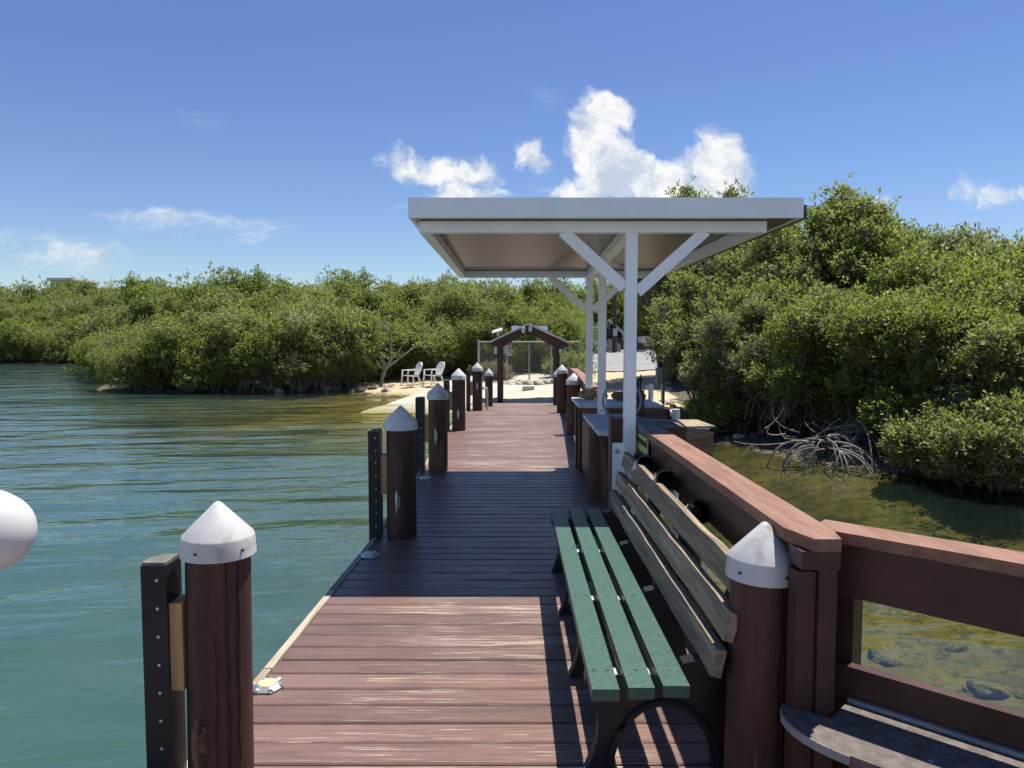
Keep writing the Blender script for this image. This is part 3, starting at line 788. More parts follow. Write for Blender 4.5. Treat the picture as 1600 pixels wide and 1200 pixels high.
def corner_seat():
    root = thing('built_in_seat', tuple(q2(.6, .2, 0)), 'built-in corner seat of grey composite boards with a rounded left end', 'seat')
    ZS = .405
    def strip(s0, s1, n0, n1, name='seat_board', mat='seat_composite', z0=ZS - .026, z1=ZS):
        fin(name, bar2(s0, s1, n0, n1, z0, z1), mat, root, bevel=.003)
    strip(.05, .62, .008, .140); strip(.625, 1.5, .008, .140); strip(1.505, 2.8, .008, .140)
    # front board with the rounded end
    n0, n1 = .146, .310
    pts = [(2.8, n0), (2.8, n1), (.16, n1)]
    for k in range(1, 9):
        a = R(90 + 90 * k / 8); pts.append((.16 + .25 * math.cos(a) * 1.0, n0 + (n1 - n0) * math.sin(a)))
    bm = bmesh.new(); hexa(bm, [q2(s, n, ZS - .026) for s, n in pts], [q2(s, n, ZS) for s, n in pts])
    fin('seat_board', bm, 'seat_composite', root, bevel=.003)
    rim = [(s, n) for s, n in pts[2:]]
    bm = bmesh.new()
    for (a, b) in zip(rim, rim[1:]):
        va, vb = q2(a[0], a[1] + .002, ZS - .014), q2(b[0] - .002, b[1] + .002, ZS - .014)
        beam(bm, va, vb, .005, .026)
    fin('end_trim', bm, 'seat_trim', root)
    for s in (.33, .47, .9, 1.4):
        bm = bmesh.new(); c = q2(s, .19, ZS); tube(bm, [c - Vector((0, 0, .004)), c + Vector((0, 0, .0008))], .006, 10); fin('screw', bm, 'galvanised', root)
    strip(.18, 2.8, .262, .300, 'front_board', 'brown_paint', .265, ZS - .028)
    fin('wall_trim', bar2(.05, 2.8, -.010, .006, ZS - .02, ZS + .012), 'seat_trim', root)
    for s in (.3, 1.5, 2.6): fin('leg', bar2(s, s + .08, .17, .25, 0.0, ZS - .0265), 'brown_paint', root, bevel=.003)
corner_seat()

# ------------------------------------------------------------------ canopy
def canopy():
    root = thing('canopy', (.62, 6.9, 0), 'white aluminium flat canopy roof on slim posts over the dock', 'canopy')
    yf, yr = 4.90, 9.0; zb, zt = 2.334, 2.466
    xl, xr = -.682, 1.917
    tilt = lambda x: .0
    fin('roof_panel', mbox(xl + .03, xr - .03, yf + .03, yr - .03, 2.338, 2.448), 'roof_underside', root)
    fin('roof_skin', mbox(xl + .031, xr - .031, yf + .031, yr - .031, 2.449, 2.455), 'white_aluminium', root)
    fin('fascia', mbox(xl, xr, yf, yf + .028, zb, zt), 'white_aluminium', root, bevel=.003)
    fin('fascia', mbox(xl, xr, yr - .028, yr, zb, zt), 'white_aluminium', root, bevel=.003)
    fin('fascia', mbox(xl, xl + .028, yf + .029, yr - .029, zb, zt), 'white_aluminium', root, bevel=.003)
    fin('fascia', mbox(xr - .028, xr, yf + .029, yr - .029, zb, zt), 'white_aluminium', root, bevel=.003)
    fin('gutter', mbox(xr + .002, xr + .06, yf + .10, yr - .03, zb + .01, zt - .03), 'dark_gutter', root, bevel=.004)
    fin('gutter_lip', mbox(xl + .01, xr - .01, yf - .006, yf - .001, zb + .0, zb + .012), 'white_aluminium', root)
    b0, b1 = 2.258, 2.3335
    yb, ye = 5.03, 8.79; w = .076
    fin('beam', mbox(-.628, 1.722, yb, yb + w, b0, b1), 'white_aluminium', root, bevel=.003)
    fin('beam', mbox(-.628, 1.722, ye, ye + w, b0, b1), 'white_aluminium', root, bevel=.003)
    for x in (-.628, 1.646): fin('beam', mbox(x, x + w, yb + w + .002, ye - .002, b0, b1), 'white_aluminium', root, bevel=.003)
    bm = bmesh.new(); beam(bm, (.822, yb + w + .002, (b0 + b1) / 2), (.93, ye - .002, (b0 + b1) / 2), w, b1 - b0); fin('beam', bm, 'white_aluminium', root, bevel=.003)
    p1x, p3x, p2x = .812, .925, .935
    fin('post', mbox(p1x - .039, p1x + .039, yb + .001, yb + .075, .28, b0 - .001), 'white_aluminium', root, bevel=.004)
    fin('post', mbox(p3x - .039, p3x + .039, ye + .001, ye + .075, .942, b0 - .001), 'white_aluminium', root, bevel=.004)
    fin('post', mbox(p2x - .039, p2x + .039, 7.62, 7.695, .742, b0 - .001), 'white_aluminium', root, bevel=.004)
    def brace(x0, z0, x1, z1, y):
        bm = bmesh.new(); beam(bm, (x0, y, z0), (x1, y, z1), .05, .076, (0, 0, 1)); fin('brace', bm, 'white_aluminium', root, bevel=.003)
    brace(p1x - .045, 1.89, .345, b0 + .012, yb + .038); brace(p1x + .045, 1.86, 1.315, b0 + .012, yb + .038)
    brace(p3x - .045, 1.88, .455, b0 + .012, ye + .038); brace(p3x + .045, 1.88, 1.40, b0 + .012, ye + .038)
    pl = fin('base_plate', mbox(.700, .772, 5.096, 5.106, .285, .815), 'white_aluminium', root, bevel=.003)
    for z in (.755, .525, .33):
        bm = bmesh.new(); tube(bm, [(.737, 5.096, z), (.737, 5.085, z)], .012, 6); fin('bolt', bm, 'galvanised', pl)
        bm = bmesh.new(); tube(bm, [(.737, 5.0955, z), (.737, 5.092, z)], .018, 14); fin('washer', bm, 'galvanised', pl)
    bm = bmesh.new(); tube(bm, [(p2x - .0, 7.62, .79), (p2x, 7.608, .79)], .014, 6); fin('bolt', bm, 'galvanised', root)
canopy()
tag(fin('timber_post', mbox(.692, .838, 5.108, 5.25, -.3, .985), 'brown_paint', loc=(.765, 5.18, 0), bevel=.005),
    'square brown timber post bolted behind the front canopy post', 'post')

# ------------------------------------------------------------------ sign, rod holders
def text_mesh(body, size, mat, parent, M, name='lettering'):
    cu = bpy.data.curves.new('t', 'FONT'); cu.body = body; cu.size = size; cu.align_x = 'LEFT'; cu.extrude = .0012; cu.offset = .0022
    ob = bpy.data.objects.new('t', cu); col.objects.link(ob)
    dg = bpy.context.evaluated_depsgraph_get()
    me = bpy.data.meshes.new_from_object(ob.evaluated_get(dg))
    bpy.data.objects.remove(ob)
    me.transform(Matrix.Translation(-WL[parent]) @ M)
    me.materials.clear(); me.materials.append(MATS[mat])
    o = bpy.data.objects.new(name, me); WL[o] = WL[parent]
    return link(o, parent)
def sign():
    x = .868
    root = thing('notice_sign', (x, 4.93, .44), 'yellow green notice board on the handrail behind the canopy post', 'sign')
    fin('panel', mbox(x + .002, x + .010, 4.70, 5.10, .43, .895), 'sign_yellow', root)
    M = Matrix(((0, 0, -1, x), (-1, 0, 0, 0), (0, 1, 0, 0), (0, 0, 0, 1)))
    text_mesh('SEE WASHDOWN', .046, 'ink_black', root, Matrix.Translation((0, 5.085, .835)) @ M)
    text_mesh('after using', .056, 'ink_black', root, Matrix.Translation((0, 5.03, .755)) @ M)
    for (yy, zz) in ((4.715, .88), (5.085, .88)):
        bm = bmesh.new(); tube(bm, [(x + .003, yy, zz), (x - .003, yy, zz)], .006, 8); fin('screw', bm, 'screw_dark', root)
sign()
def rod_holder(px, py, y, label):
    c = D(px, py, y)
    axis_ = Vector((0.02, -.90, .42)).normalized()
    root = thing('rod_holder', tuple(c), label, 'rod holder', 'fishing rod holders between bench and rail')
    Mx = Matrix.Translation(c) @ axis_.to_track_quat('Z', 'Y').to_matrix().to_4x4()
    bm = bmesh.new(); ro, ri = .057, .051
    lathe(bm, [(ri, -.30), (ro, -.30), (ro, .0), (ri, .0), (ri - .001, -.004), (ri - .001, -.28), (0, -.28)], 28, Mx)
    fin('tube', bm, 'pale_grey', root, smooth=False)  # weathered black pipe, coloured pale to carry the sun on its outside
    bm = bmesh.new(); lathe(bm, [(0, -.279), (ri - .0015, -.279), (ri - .0015, .001), (ro + .001, .001), (ro + .001, .004), (ri - .004, .004), (ri - .004, -.27), (0, -.27)], 28, Mx)
    fin('shaded_mouth', bm, 'black_plastic', root)  # black tube mouth, its rim ring added to darken it as shade
    bm = bmesh.new(); beam(bm, c + axis_ * -.15 + Vector((.04, 0, 0)), Vector((.905, c.y + .12, c.z - .03)), .04, .06); fin('bracket', bm, 'brown_paint', root)
rod_holder(1009, 725, 4.40, 'black mouthed rod holder in front of the yellow notice board')
rod_holder(1041, 750, 3.85, 'middle black rod holder with sunlit grey painted on, behind the bench back')
rod_holder(1092, 800, 3.30, 'nearest black rod holder with sunlit grey painted on, behind the bench back')

# ------------------------------------------------------------------ cleaning counter and its clutter
def counter():
    root = thing('cleaning_counter', (1.1, 7.3, 0), 'fish cleaning counter with grey board tops on stout timber legs', 'counter')
    def slab(pts, z0, z1, name, mat, bev=.004):
        bm = bmesh.new(); hexa(bm, [(x, y, z0) for x, y in pts], [(x, y, z1) for x, y in pts]); return fin(name, bm, mat, root, bevel=bev)
    slab([(.745, 6.32), (.835, 6.30), (1.02, 7.0), (1.02, 7.80), (.755, 7.80)], .700, .740, 'counter_board', 'counter_grey_paint')
    slab([(1.025, 7.02), (1.07, 7.2), (1.30, 7.2), (1.30, 7.80), (1.025, 7.80)], .700, .738, 'counter_board', 'counter_grey_paint')
    slab([(1.06, 6.62), (1.79, 6.62), (1.79, 7.14), (1.07, 7.14)], .69, .725, 'counter_board', 'cap_rail_grey')
    for i, (a, b) in enumerate([(7.84, 8.16), (8.165, 8.5), (8.505, 8.86)]):
        slab([(.715, a), (1.62, a), (1.62, b), (.715, b)], .795, .832 - .003 * i, 'counter_board', 'counter_grey_paint')
    slab([(.745, 7.83), (1.6, 7.83), (1.6, 7.865), (.745, 7.865)], .66, .794, 'riser', 'timber_old')
    for x in (.76, 1.5): slab([(x, 8.7), (x + .1, 8.7), (x + .1, 8.8), (x, 8.8)], dz(8.7) - .0 if x < 1 else -1.2, .794, 'leg', 'brown_paint')
    slab([(.775, 8.42), (.873, 8.42), (.873, 8.52), (.775, 8.52)], 0, .794, 'leg', 'brown_paint')
    slab([(.80, 7.2), (.84, 7.2), (.84, 8.40), (.80, 8.40)], .05, .695, 'side_panel', 'brown_paint')
    bm = pile_mesh(21, .105, .699, 0); bmesh.ops.translate(bm, verts=bm.verts, vec=(.845, 7.03, 0)); fin('timber_leg', bm, 'pile_bare_wood', root, smooth=True)
    slab([(1.0, 6.58), (1.56, 6.58), (1.56, 6.615), (1.0, 6.615)], .57, .74, 'front_board', 'brown_paint')
    # outer end: heavy weathered timber on a pile
    slab([(1.57, 6.60), (1.83, 6.64), (1.80, 7.15), (1.57, 7.15)], .47, .688, 'timber_block', 'timber_old', .012)
    slab([(1.575, 6.62), (1.85, 6.66), (1.82, 7.17), (1.62, 7.19), (1.60, 6.9)], .7255, .745, 'timber_lid', 'grey_weathered_wood', .006)
    bm = pile_mesh(22, .11, .469, 2.0); bmesh.ops.translate(bm, verts=bm.verts, vec=(1.69, 6.88, 0)); fin('timber_leg', bm, 'pile_bare_wood', root, smooth=True)
    bm = pile_mesh(23, .10, .69, 2.0); bmesh.ops.translate(bm, verts=bm.verts, vec=(1.25, 7.0, 0)); fin('timber_leg', bm, 'pile_bare_wood', root, smooth=True)
    slab([(1.25, 7.60), (1.37, 7.60), (1.37, 7.72), (1.25, 7.72)], .7385, 1.0, 'back_post', 'brown_paint')
    slab([(1.375, 7.62), (1.78, 7.72), (1.77, 7.76), (1.375, 7.66)], .60, .80, 'back_board', 'brown_paint')
counter()
def log(name, a, b, r, label, mat, seed):
    q = random.Random(seed); a, b = Vector(a), Vector(b); bm = bmesh.new(); n = 9
    pts = [a.lerp(b, k / n) + Vector((q.uniform(-.012, .012), q.uniform(-.01, .01), q.uniform(-.006, .01))) for k in range(n + 1)]
    tube(bm, pts, [r * q.uniform(.8, 1.15) * (.6 if k in (0, n) else 1) for k in range(n + 1)], 9)
    tag(fin(name, bm, mat, loc=tuple(a - Vector((0, 0, r)))), label, 'driftwood')
log('driftwood_log', (.80, 8.60, .882), (1.10, 8.45, .880), .058, 'gnarled driftwood log lying on the counter at the rear canopy post', 'driftwood', 1)
log('driftwood_log', (1.13, 8.35, .880), (1.50, 8.28, .878), .052, 'reddish brown log on the counter seen through the hose loop', 'timber_old', 2)
def hose():
    c = Vector((1.075, 7.13, .930)); bm = bmesh.new(); pts = []
    for k in range(0, 40):
        a = R(-95 - k * 9.2); pts.append(c + Vector((math.cos(a) * .188, math.sin(k * .05) * .05, math.sin(a) * .176)))
    tube(bm, pts, .0125, 8)
    ext = [pts[-1]] + [Vector((1.1 + .045 * k, 7.12 - .012 * k, .752 - .0 * k)) for k in range(1, 12)]
    tube(bm, ext, .0125, 8)
    tag(fin('garden_hose', bm, 'hose_grey', loc=(1.07, 7.13, .752), smooth=True), 'grey hose standing in a loop on the cleaning counter', 'hose')
hose()
def tap():
    p = Vector((1.31, 7.66, 1.0)); root = thing('water_tap', tuple(p), 'black water tap on the brown counter post', 'tap')
    bm = bmesh.new(); tube(bm, [p, p + Vector((0, 0, .07)), p + Vector((-.02, -.03, .10)), p + Vector((-.05, -.07, .09)), p + Vector((-.06, -.09, .05))], .014, 8); fin('spout', bm, 'black_plastic', root, smooth=True)
    bm = bmesh.new(); lathe(bm, [(.012, .09), (.03, .10), (.03, .115), (.012, .125), (.006, .16), (0, .165)], 12, Matrix.Translation(p + Vector((.03, 0, 0)))); tube(bm, [p + Vector((.03, 0, 0)), p + Vector((.03, 0, .1))], .010, 8); fin('handle', bm, 'black_plastic', root, smooth=True)
tap()
def pvc(px, y, z0, z1, label, r=.03):
    x = D(px, 600, y).x; bm = bmesh.new(); tube(bm, [(x, y, z0), (x, y, z1), ], r, 12); tube(bm, [(x - .001, y, z1 - .04), (x - .06, y, z1 - .04)], r * .8, 10)
    tag(fin('pvc_pipe', bm, 'white_plastic', loc=(x, y, z0), smooth=False), label, 'pipe')
pvc(1017, 8.4, -1.2, 1.02, 'upright white plastic pipe behind the brown counter post')
pvc(1056, 7.66, -1.2, .80, 'short white plastic pipe stub at the outer end of the counter', .045)

# far handrail on the right of the dock
def far_rail():
    root = thing('handrail', (1.1, 12, 0), 'brown handrail on the right side of the far dock toward the gate', 'railing')
    pts = [(.985, 8.92), (1.14, 12.0), (1.30, 15.6), (1.46, 19.2)]
    for (a, b) in zip(pts, pts[1:]):
        za, zb = dz(a[1]), dz(b[1])
        bm = bmesh.new(); beam(bm, (a[0], a[1] + .003, .93 + za), (b[0], b[1] - .003, .93 + zb), .14, .038); fin('cap_board', bm, 'rail_top_paint', root, bevel=.003)
        bm = bmesh.new(); beam(bm, (a[0], a[1] + .003, .82 + za), (b[0], b[1] - .003, .82 + zb), .04, .175); fin('side_board', bm, 'brown_paint', root, bevel=.003)
        bm = bmesh.new(); beam(bm, (a[0], a[1] + .003, .40 + za), (b[0], b[1] - .003, .40 + zb), .04, .14); fin('side_board', bm, 'brown_paint', root, bevel=.003)
    for (x, y) in pts: fin('rail_post', mbox(x + .022, x + .11, y - .12, y - .032, -.8, .908 + dz(y)), 'brown_paint', root, bevel=.004)
far_rail()
# bent metal ladder rail by the fifth piling
def ladder():
    x, y = L5[1], L5[2]; z = dz(y + .5)
    root = thing('ladder_rail', (x + .1, y + .55, z), 'pair of bent galvanised ladder rails between the last two left pilings', 'ladder')
    for o in (0, .32):
        bm = bmesh.new(); xx, yy = x + .06, y + .42 + o
        pts = [(xx + .14, yy, z - .02)] + [(xx + .07 + .07 * math.cos(R(a)), yy, z + .42 + .07 * math.sin(R(a))) for a in range(0, 181, 20)] + [(xx, yy, z - .6)]
        tube(bm, pts, .019, 8); fin('rail', bm, 'galvanised', root, smooth=True)
ladder()

# white rounded housing at the very left of the frame, carried on a pole outside the view
def white_housing():
    c = D(-13, 833, 2.0)
    root = thing('white_pipe_end', (c.x - .62, c.y + .1, -1.2), 'white rounded plastic pipe end poking in at the left edge', 'pipe')
    ax = Vector((.62, -.74, .10)).normalized()
    Mx = Matrix.Translation(c) @ ax.to_track_quat('Z', 'Y').to_matrix().to_4x4()
    bm = bmesh.new(); r = .111
    lathe(bm, [(r * .9, -.21), (r, -.20), (r, -.03)] + [(r * math.cos(R(a)), -.03 + .085 * math.sin(R(a))) for a in range(10, 82, 8)] + [(r * .12, .0545), (0, .055)], 48, Mx)
    fin('housing', bm, 'white_plastic', root, smooth=True)
    e = c - ax * .20; f = Vector((c.x - .62, c.y + .10, c.z))
    bm = bmesh.new(); tube(bm, [e, e - ax * .06, f + Vector((.1, 0, 0)), f, f - Vector((0, 0, .12)), Vector((f.x, f.y, -2.0))], .06, 16); fin('pole', bm, 'white_plastic', root, smooth=True)
white_housing()

# ------------------------------------------------------------------ gate on shore
def gate():
    y = 21.7; zb = -.40
    xl, xr = D(781.5, 600, y).x, D(872, 600, y).x; xm = (xl + xr) / 2 + .03
    root = thing('gate', (xm, y, zb), 'brown timber gate arch with a grey metal gable roof at the dock end', 'gate')
    zp = D(800, 541, y).z
    for x in (xl, xr):
        for dy in (0, 1.0): fin('gate_post', mbox(x - .085, x + .085, y + dy - .08, y + dy + .08, zb - .3, zp), 'brown_paint', root, bevel=.006)
    pk = D(826, 507, y); el, er = D(768, 534, y), D(887, 535, y)
    for e, s in ((el, -1), (er, 1)):
        for dy in (-.12, 1.12):
            bm = bmesh.new(); th = .20
            poly = [Vector((pk.x, 0, pk.z - .015)), Vector((e.x, 0, e.z - .015)), Vector((e.x, 0, e.z - .13)), Vector((e.x - s * .32, 0, e.z - .16)), Vector((pk.x, 0, pk.z - .225))]
            hexa(bm, [p + Vector((s * .001, y + dy - .02, 0)) for p in poly], [p + Vector((s * .001, y + dy + .02, 0)) for p in poly])
            fin('rafter', bm, 'brown_paint', root)
        bm = bmesh.new(); n = Vector((e.z - pk.z, 0, -(e.x - pk.x))).normalized()
        if n.z < 0: n = -n
        out = (e - pk).normalized() * .05
        a, b = pk + n * .004, e + out + n * .004
        hexa(bm, [Vector((a.x + s * .001, y - .2, a.z)), Vector((b.x, y - .2, b.z)), Vector((b.x, y + 1.3, b.z)), Vector((a.x + s * .001, y + 1.3, a.z))],
             [Vector((a.x + s * .001, y - .2, a.z)) + n * .035, Vector((b.x, y - .2, b.z)) + n * .035, Vector((b.x, y + 1.3, b.z)) + n * .035, Vector((a.x + s * .001, y + 1.3, a.z)) + n * .035])
        fin('roof_sheet', bm, 'roof_metal', root)
    fin('solar_panel', mbox(D(799, 500, y).x, D(857, 500, y).x, y + .55, y + 1.25, D(0, 517, y).z, D(0, 509, y).z), 'roof_metal', root, bevel=.01)
    # security camera and lamp under the peak
    c = D(818, 514, y - .16)
    cm = bmesh.new(); lathe(cm, [(.0, -.13), (.035, -.115), (.055, -.075), (.058, -.03), (.066, -.02), (.066, .045), (.05, .06), (.03, .07), (.03, .12)], 18, Matrix.Translation(c))
    camo = fin('security_camera', cm, 'white_plastic', root, smooth=True)
    bm = bmesh.new(); lathe(bm, [(0, -.133), (.022, -.122), (.03, -.108)], 12, Matrix.Translation(c + Vector((0, -.004, -.002)))); fin('lens', bm, 'ink_black', camo)
    bm = bmesh.new(); lp = D(828.5, 514, y - .17); prism(bm, [(.055 * math.cos(R(a)), .10 * math.sin(R(a)) * (1.1 if a < 180 else .9)) for a in range(0, 360, 20)], lambda u, v, w: Vector((lp.x + u, lp.y + .03 - w, lp.z + v)), .05)
    fin('lamp', bm, 'white_plastic', root)
    # tilted solar lamp on the left eave
    sp = D(777, 521, y); bm = bmesh.new(); hexa(bm, [sp + Vector((-.16, -.1, -.01)), sp + Vector((.13, -.1, .07)), sp + Vector((.15, .15, .15)), sp + Vector((-.13, .15, .07))], [sp + Vector((-.16, -.1, .015)), sp + Vector((.13, -.1, .095)), sp + Vector((.15, .15, .175)), sp + Vector((-.13, .15, .095))])
    sl = fin('solar_lamp', bm, 'white_plastic', root)
    bm = bmesh.new(); tube(bm, [sp + Vector((0, .03, .03)), Vector((sp.x + .02, y + .05, sp.z - .14))], .02, 8); fin('stem', bm, 'galvanised', sl)
    fin('junction_box', mbox(D(772, 500, y).x, D(777, 500, y).x, y - .05, y + .05, D(0, 553, y).z, D(0, 538, y).z), 'white_plastic', root, bevel=.005)
    fin('junction_box', mbox(D(787, 500, y).x, D(791.5, 500, y).x, y - .05, y + .05, D(0, 553, y).z, D(0, 538, y).z), 'pale_grey', root, bevel=.005)
    for (a, b) in ((537, 543.5), (545.5, 556)):
        s = fin('notice', mbox(D(793, 500, y).x, D(799, 500, y).x, y - .075, y - .065, D(0, b, y).z, D(0, a, y).z), 'white_plastic', root)
        z0, z1 = D(0, b, y).z, D(0, a, y).z; xa, xb = D(793, 500, y).x, D(799, 500, y).x
        for k in range(2):
            zc = z0 + (z1 - z0) * (.32 + .38 * k)
            fin('print_line', mbox(xa + .025, xb - .025, y - .0765, y - .0755, zc - .012, zc + .018), 'ink_black', s)
    fin('notice_bracket', mbox(xl + .086, D(799, 500, y).x, y - .064, y - .05, D(0, 541, y).z - .02, D(0, 540, y).z), 'galvanised', root)
    bm = bmesh.new(); p = D(875, 545, y - .1); tube(bm, [p, p + Vector((0, 0, -.12))], .03, 8); tube(bm, [p + Vector((.01, 0, -.12)), p + Vector((.01, 0, -.9))], .012, 6); fin('conduit', bm, 'white_plastic', root)
gate()
tag(fin('parking_stop', mbox(.35, .75, 24.6, 24.75, hz(.5, 24.6) + .02, hz(.5, 24.6) + .17), 'concrete', loc=(.55, 24.7, hz(.5, 24.6)), bevel=.03), 'small concrete kerb block on the slab behind the gate', 'kerb block')

# ------------------------------------------------------------------ chain link fence
def fence():
    y = 27.6; x0, x1 = D(747, 560, y).x, D(908, 560, y).x
    root = thing('chain_link_fence', ((x0 + x1) / 2, y, hz(.6, y)), 'grey chain link fence on posts behind the gate', 'fence')
    zt = D(800, 534, y).z; zb = lambda x: hz(x, y) - .02
    for i, px in enumerate((748, 792, 827, 861, 905)):
        x = D(px, 560, y).x; bm = bmesh.new(); tube(bm, [(x, y, zb(x) - .2), (x, y, zt + (.08 if i == 0 else .0))], .045 if i == 0 else .026, 8); fin('fence_post', bm, 'chain_wire', root, smooth=True)
    bm = bmesh.new(); tube(bm, [(x0, y, zt), (x1, y, zt)], .022, 8); fin('top_rail', bm, 'chain_wire', root, smooth=True)
    bm = bmesh.new(); h = zt - .02 - zb(.5); sp = .085
    for s in (-1, 1):
        k = x0 - h
        while k < x1 + h:
            a, b = (k, k + s * h)
            t0, t1 = 0.0, 1.0
            lo, hi = sorted((a, b))
            if hi > x0 and lo < x1:
                f0 = (x0 - a) / (b - a); f1 = (x1 - a) / (b - a); f0, f1 = sorted((f0, f1)); t0, t1 = max(0, f0), min(1, f1)
                if t1 > t0 + .01:
                    p = Vector((a + (b - a) * t0, y + s * .003, zt - .02 - h + h * t0)); q = Vector((a + (b - a) * t1, y + s * .003, zt - .02 - h + h * t1))
                    beam(bm, p, q, .004, .004, (0, 1, 0))
            k += sp
    fin('wire_mesh', bm, 'chain_wire', root)
fence()

# ------------------------------------------------------------------ garden chairs
def chair(px, label, yaw):
    y = 28.3; x = D(px, 600, y).x; z = hz(x, y) + .01
    root = thing('garden_chair', (x, y, z), label, 'chair', 'white plastic garden chairs on the beach')
    def arcs(a0, a1, n): return [R(a0 + (a1 - a0) * k / n) for k in range(n + 1)]
    L_ = lambda u, v, w: Vector((x + u, y + v, z + w))
    # seat faces -y before turning
    bm = bmesh.new(); prism(bm, [(-.25, -.24), (.25, -.24), (.22, .22), (-.22, .22)], lambda u, v, w: L_(u, v, .40 + w - v * .08), .03); fin('seat', bm, 'chair_white', root, bevel=.01)
    bm = bmesh.new()
    pts = [(.20, .02), (.25, .18), (.27, .32), (.24, .44), (.16, .52), (0, .55), (-.16, .52), (-.24, .44), (-.27, .32), (-.25, .18), (-.20, .02)]
    prism(bm, pts, lambda u, v, w: L_(u, .22 + v * .32 + w, .42 + v * .97), .025); bk = fin('backrest', bm, 'chair_white', root, bevel=.006)
    for s in (-1, 1):
        for (vy, top, dx) in ((-.23, .62, .03), (.20, .42, .04)):
            bm = bmesh.new(); beam(bm, L_(s * (.27 + dx), vy + (-.04 if vy < 0 else .10), 0), L_(s * .26, vy, top), .045, .045, (0, 1, 0)); fin('leg', bm, 'chair_white', root)
        bm = bmesh.new(); beam(bm, L_(s * .275, -.26, .635), L_(s * .25, .30, .655), .06, .03); fin('armrest', bm, 'chair_white', root)
    root.rotation_euler = (0, 0, yaw)
chair(642, 'white plastic garden chair on the beach, the left of the pair', R(-58))
chair(677, 'white plastic garden chair on the beach, the right of the pair', R(-52))

# ------------------------------------------------------------------ rocks
def rock_mesh(seed, flat=.65):
    q = random.Random(seed); bm = bmesh.new(); bmesh.ops.create_icosphere(bm, subdivisions=3, radius=1)
    ks = [(Vector((q.gauss(0, 1), q.gauss(0, 1), q.gauss(0, 1))), q.uniform(0, 6)) for _ in range(9)]
    for v in bm.verts:
        d = sum(math.sin(k.dot(v.co) * (1.2 + .35 * i) + p) for i, (k, p) in enumerate(ks)) / 9
        v.co *= 1 + .55 * d
        v.co.z *= flat
    me = bpy.data.meshes.new('rock'); bm.to_mesh(me); bm.free()
    return me
RM = {}
for i in range(5):
    for mt in ('limestone', 'dark_rock', 'bed_rock'):
        me = rock_mesh(i + 3); me.materials.append(MATS[mt]); RM[(i, mt)] = me
def rock(x, y, s, mt, label, group, seed, zoff=.25, name='boulder'):
    q = random.Random(seed); o = bpy.data.objects.new(name, RM[(seed % 5, mt)])
    o.location = (x, y, hz(x, y) + s * zoff); o.scale = (s * q.uniform(.85, 1.25), s * q.uniform(.8, 1.2), s * q.uniform(.75, 1.1)); o.rotation_euler = (q.uniform(-.3, .3), q.uniform(-.3, .3), q.uniform(0, 6.28))
    link(o); tag(o, label, 'rock', group)
q = random.Random(77)
for i in range(16):
    px = 790 + i * 5.2; x = D(px, 580, 26.9).x
    rock(x, 27.0 + q.uniform(-.25, .35), q.uniform(.13, .24), 'limestone', 'grey limestone boulder in the row at the fence foot', 'boulders along the fence foot', i + 1)
rock(D(690, 600, 25.6).x, 25.4, .50, 'limestone', 'large pale boulder on the shore right of the garden chairs', 'boulders by the boat ramp', 31)
rock(D(672, 612, 24.6).x, 24.7, .30, 'dark_rock', 'dark wet rock at the water edge below the right garden chair', 'boulders by the boat ramp', 32)
rock(D(658, 618, 24.0).x, 24.3, .18, 'dark_rock', 'small dark rock at the waterline left of the boat ramp', 'boulders by the boat ramp', 33)
for i in range(26):
    x = q.uniform(-9.6, -4.6); y = np.interp(x, [-9, -6.5, -4.4], [27.7, 28.3, 26.0]) + q.uniform(-.1, 1.3)
    rock(x, y, q.uniform(.07, .20), 'dark_rock' if i % 3 else 'limestone', 'small rock among the brown stones along the beach edge', 'stones on the beach edge', 40 + i, .1, 'stone')
for i in range(46):
    x = q.uniform(1.7, 6.5); y = q.uniform(.2, 9.0)
    if signed(np.array([x]), np.array([y]))[0] > -.4: continue
    rock(x, y, q.uniform(.05, .19), 'bed_rock', 'algae covered stone under the clear water right of the dock', 'stones under the water right of the dock', 80 + i, .05, 'submerged_stone')
for i in range(60):
    x = q.uniform(2.4, 5.2); y = q.uniform(14.5, 21)
    if signed(np.array([x]), np.array([y]))[0] < .05: continue
    rock(x, y, q.uniform(.04, .12), 'limestone' if i % 2 else 'dark_rock', 'small rubble stone on the shaded bank right of the dock', 'rubble on the right bank', 140 + i, .1, 'rubble_stone')

# ------------------------------------------------------------------ things on the far parking lot
def golf_cart():
    x, y = D(920, 548, 50).x, 50.0; z = hz(x, y) + .05
    root = thing('golf_cart', (x, y, z), 'golf cart with a flat white roof at the far parking lot', 'golf cart')
    L_ = lambda a, b, c, d, e, f: mbox(x + a, x + b, y + c, y + d, z + e, z + f)
    fin('roof', L_(-.85, .85, -.7, 1.1, 1.72, 1.84), 'white_plastic', root, bevel=.03)
    for a in (-.6, .6):
        for b in (-.55, .95):
            fin('roof_post', L_(a - .03, a + .03, b - .03, b + .03, .55, 1.72), 'white_plastic', root)
            bm = bmesh.new(); tube(bm, [(x + a - .09, y + b, z + .23), (x + a + .09, y + b, z + .23)], .23, 16); w_ = fin('wheel', bm, 'cart_dark', root)
            bm = bmesh.new(); tube(bm, [(x + a - .095, y + b, z + .23), (x + a + .095, y + b, z + .23)], .11, 12); fin('rim', bm, 'white_plastic', w_)
    fin('body', L_(-.6, .6, -.9, 1.2, .28, .56), 'cart_dark', root, bevel=.05)
    fin('front_cowl', L_(-.55, .55, -.95, -.5, .56, .85), 'white_plastic', root, bevel=.06)
    fin('seat', L_(-.5, .5, .1, .55, .56, .75), 'cart_dark', root, bevel=.04); fin('seat_back', L_(-.5, .5, .55, .65, .75, 1.15), 'cart_dark', root, bevel=.03)
golf_cart()
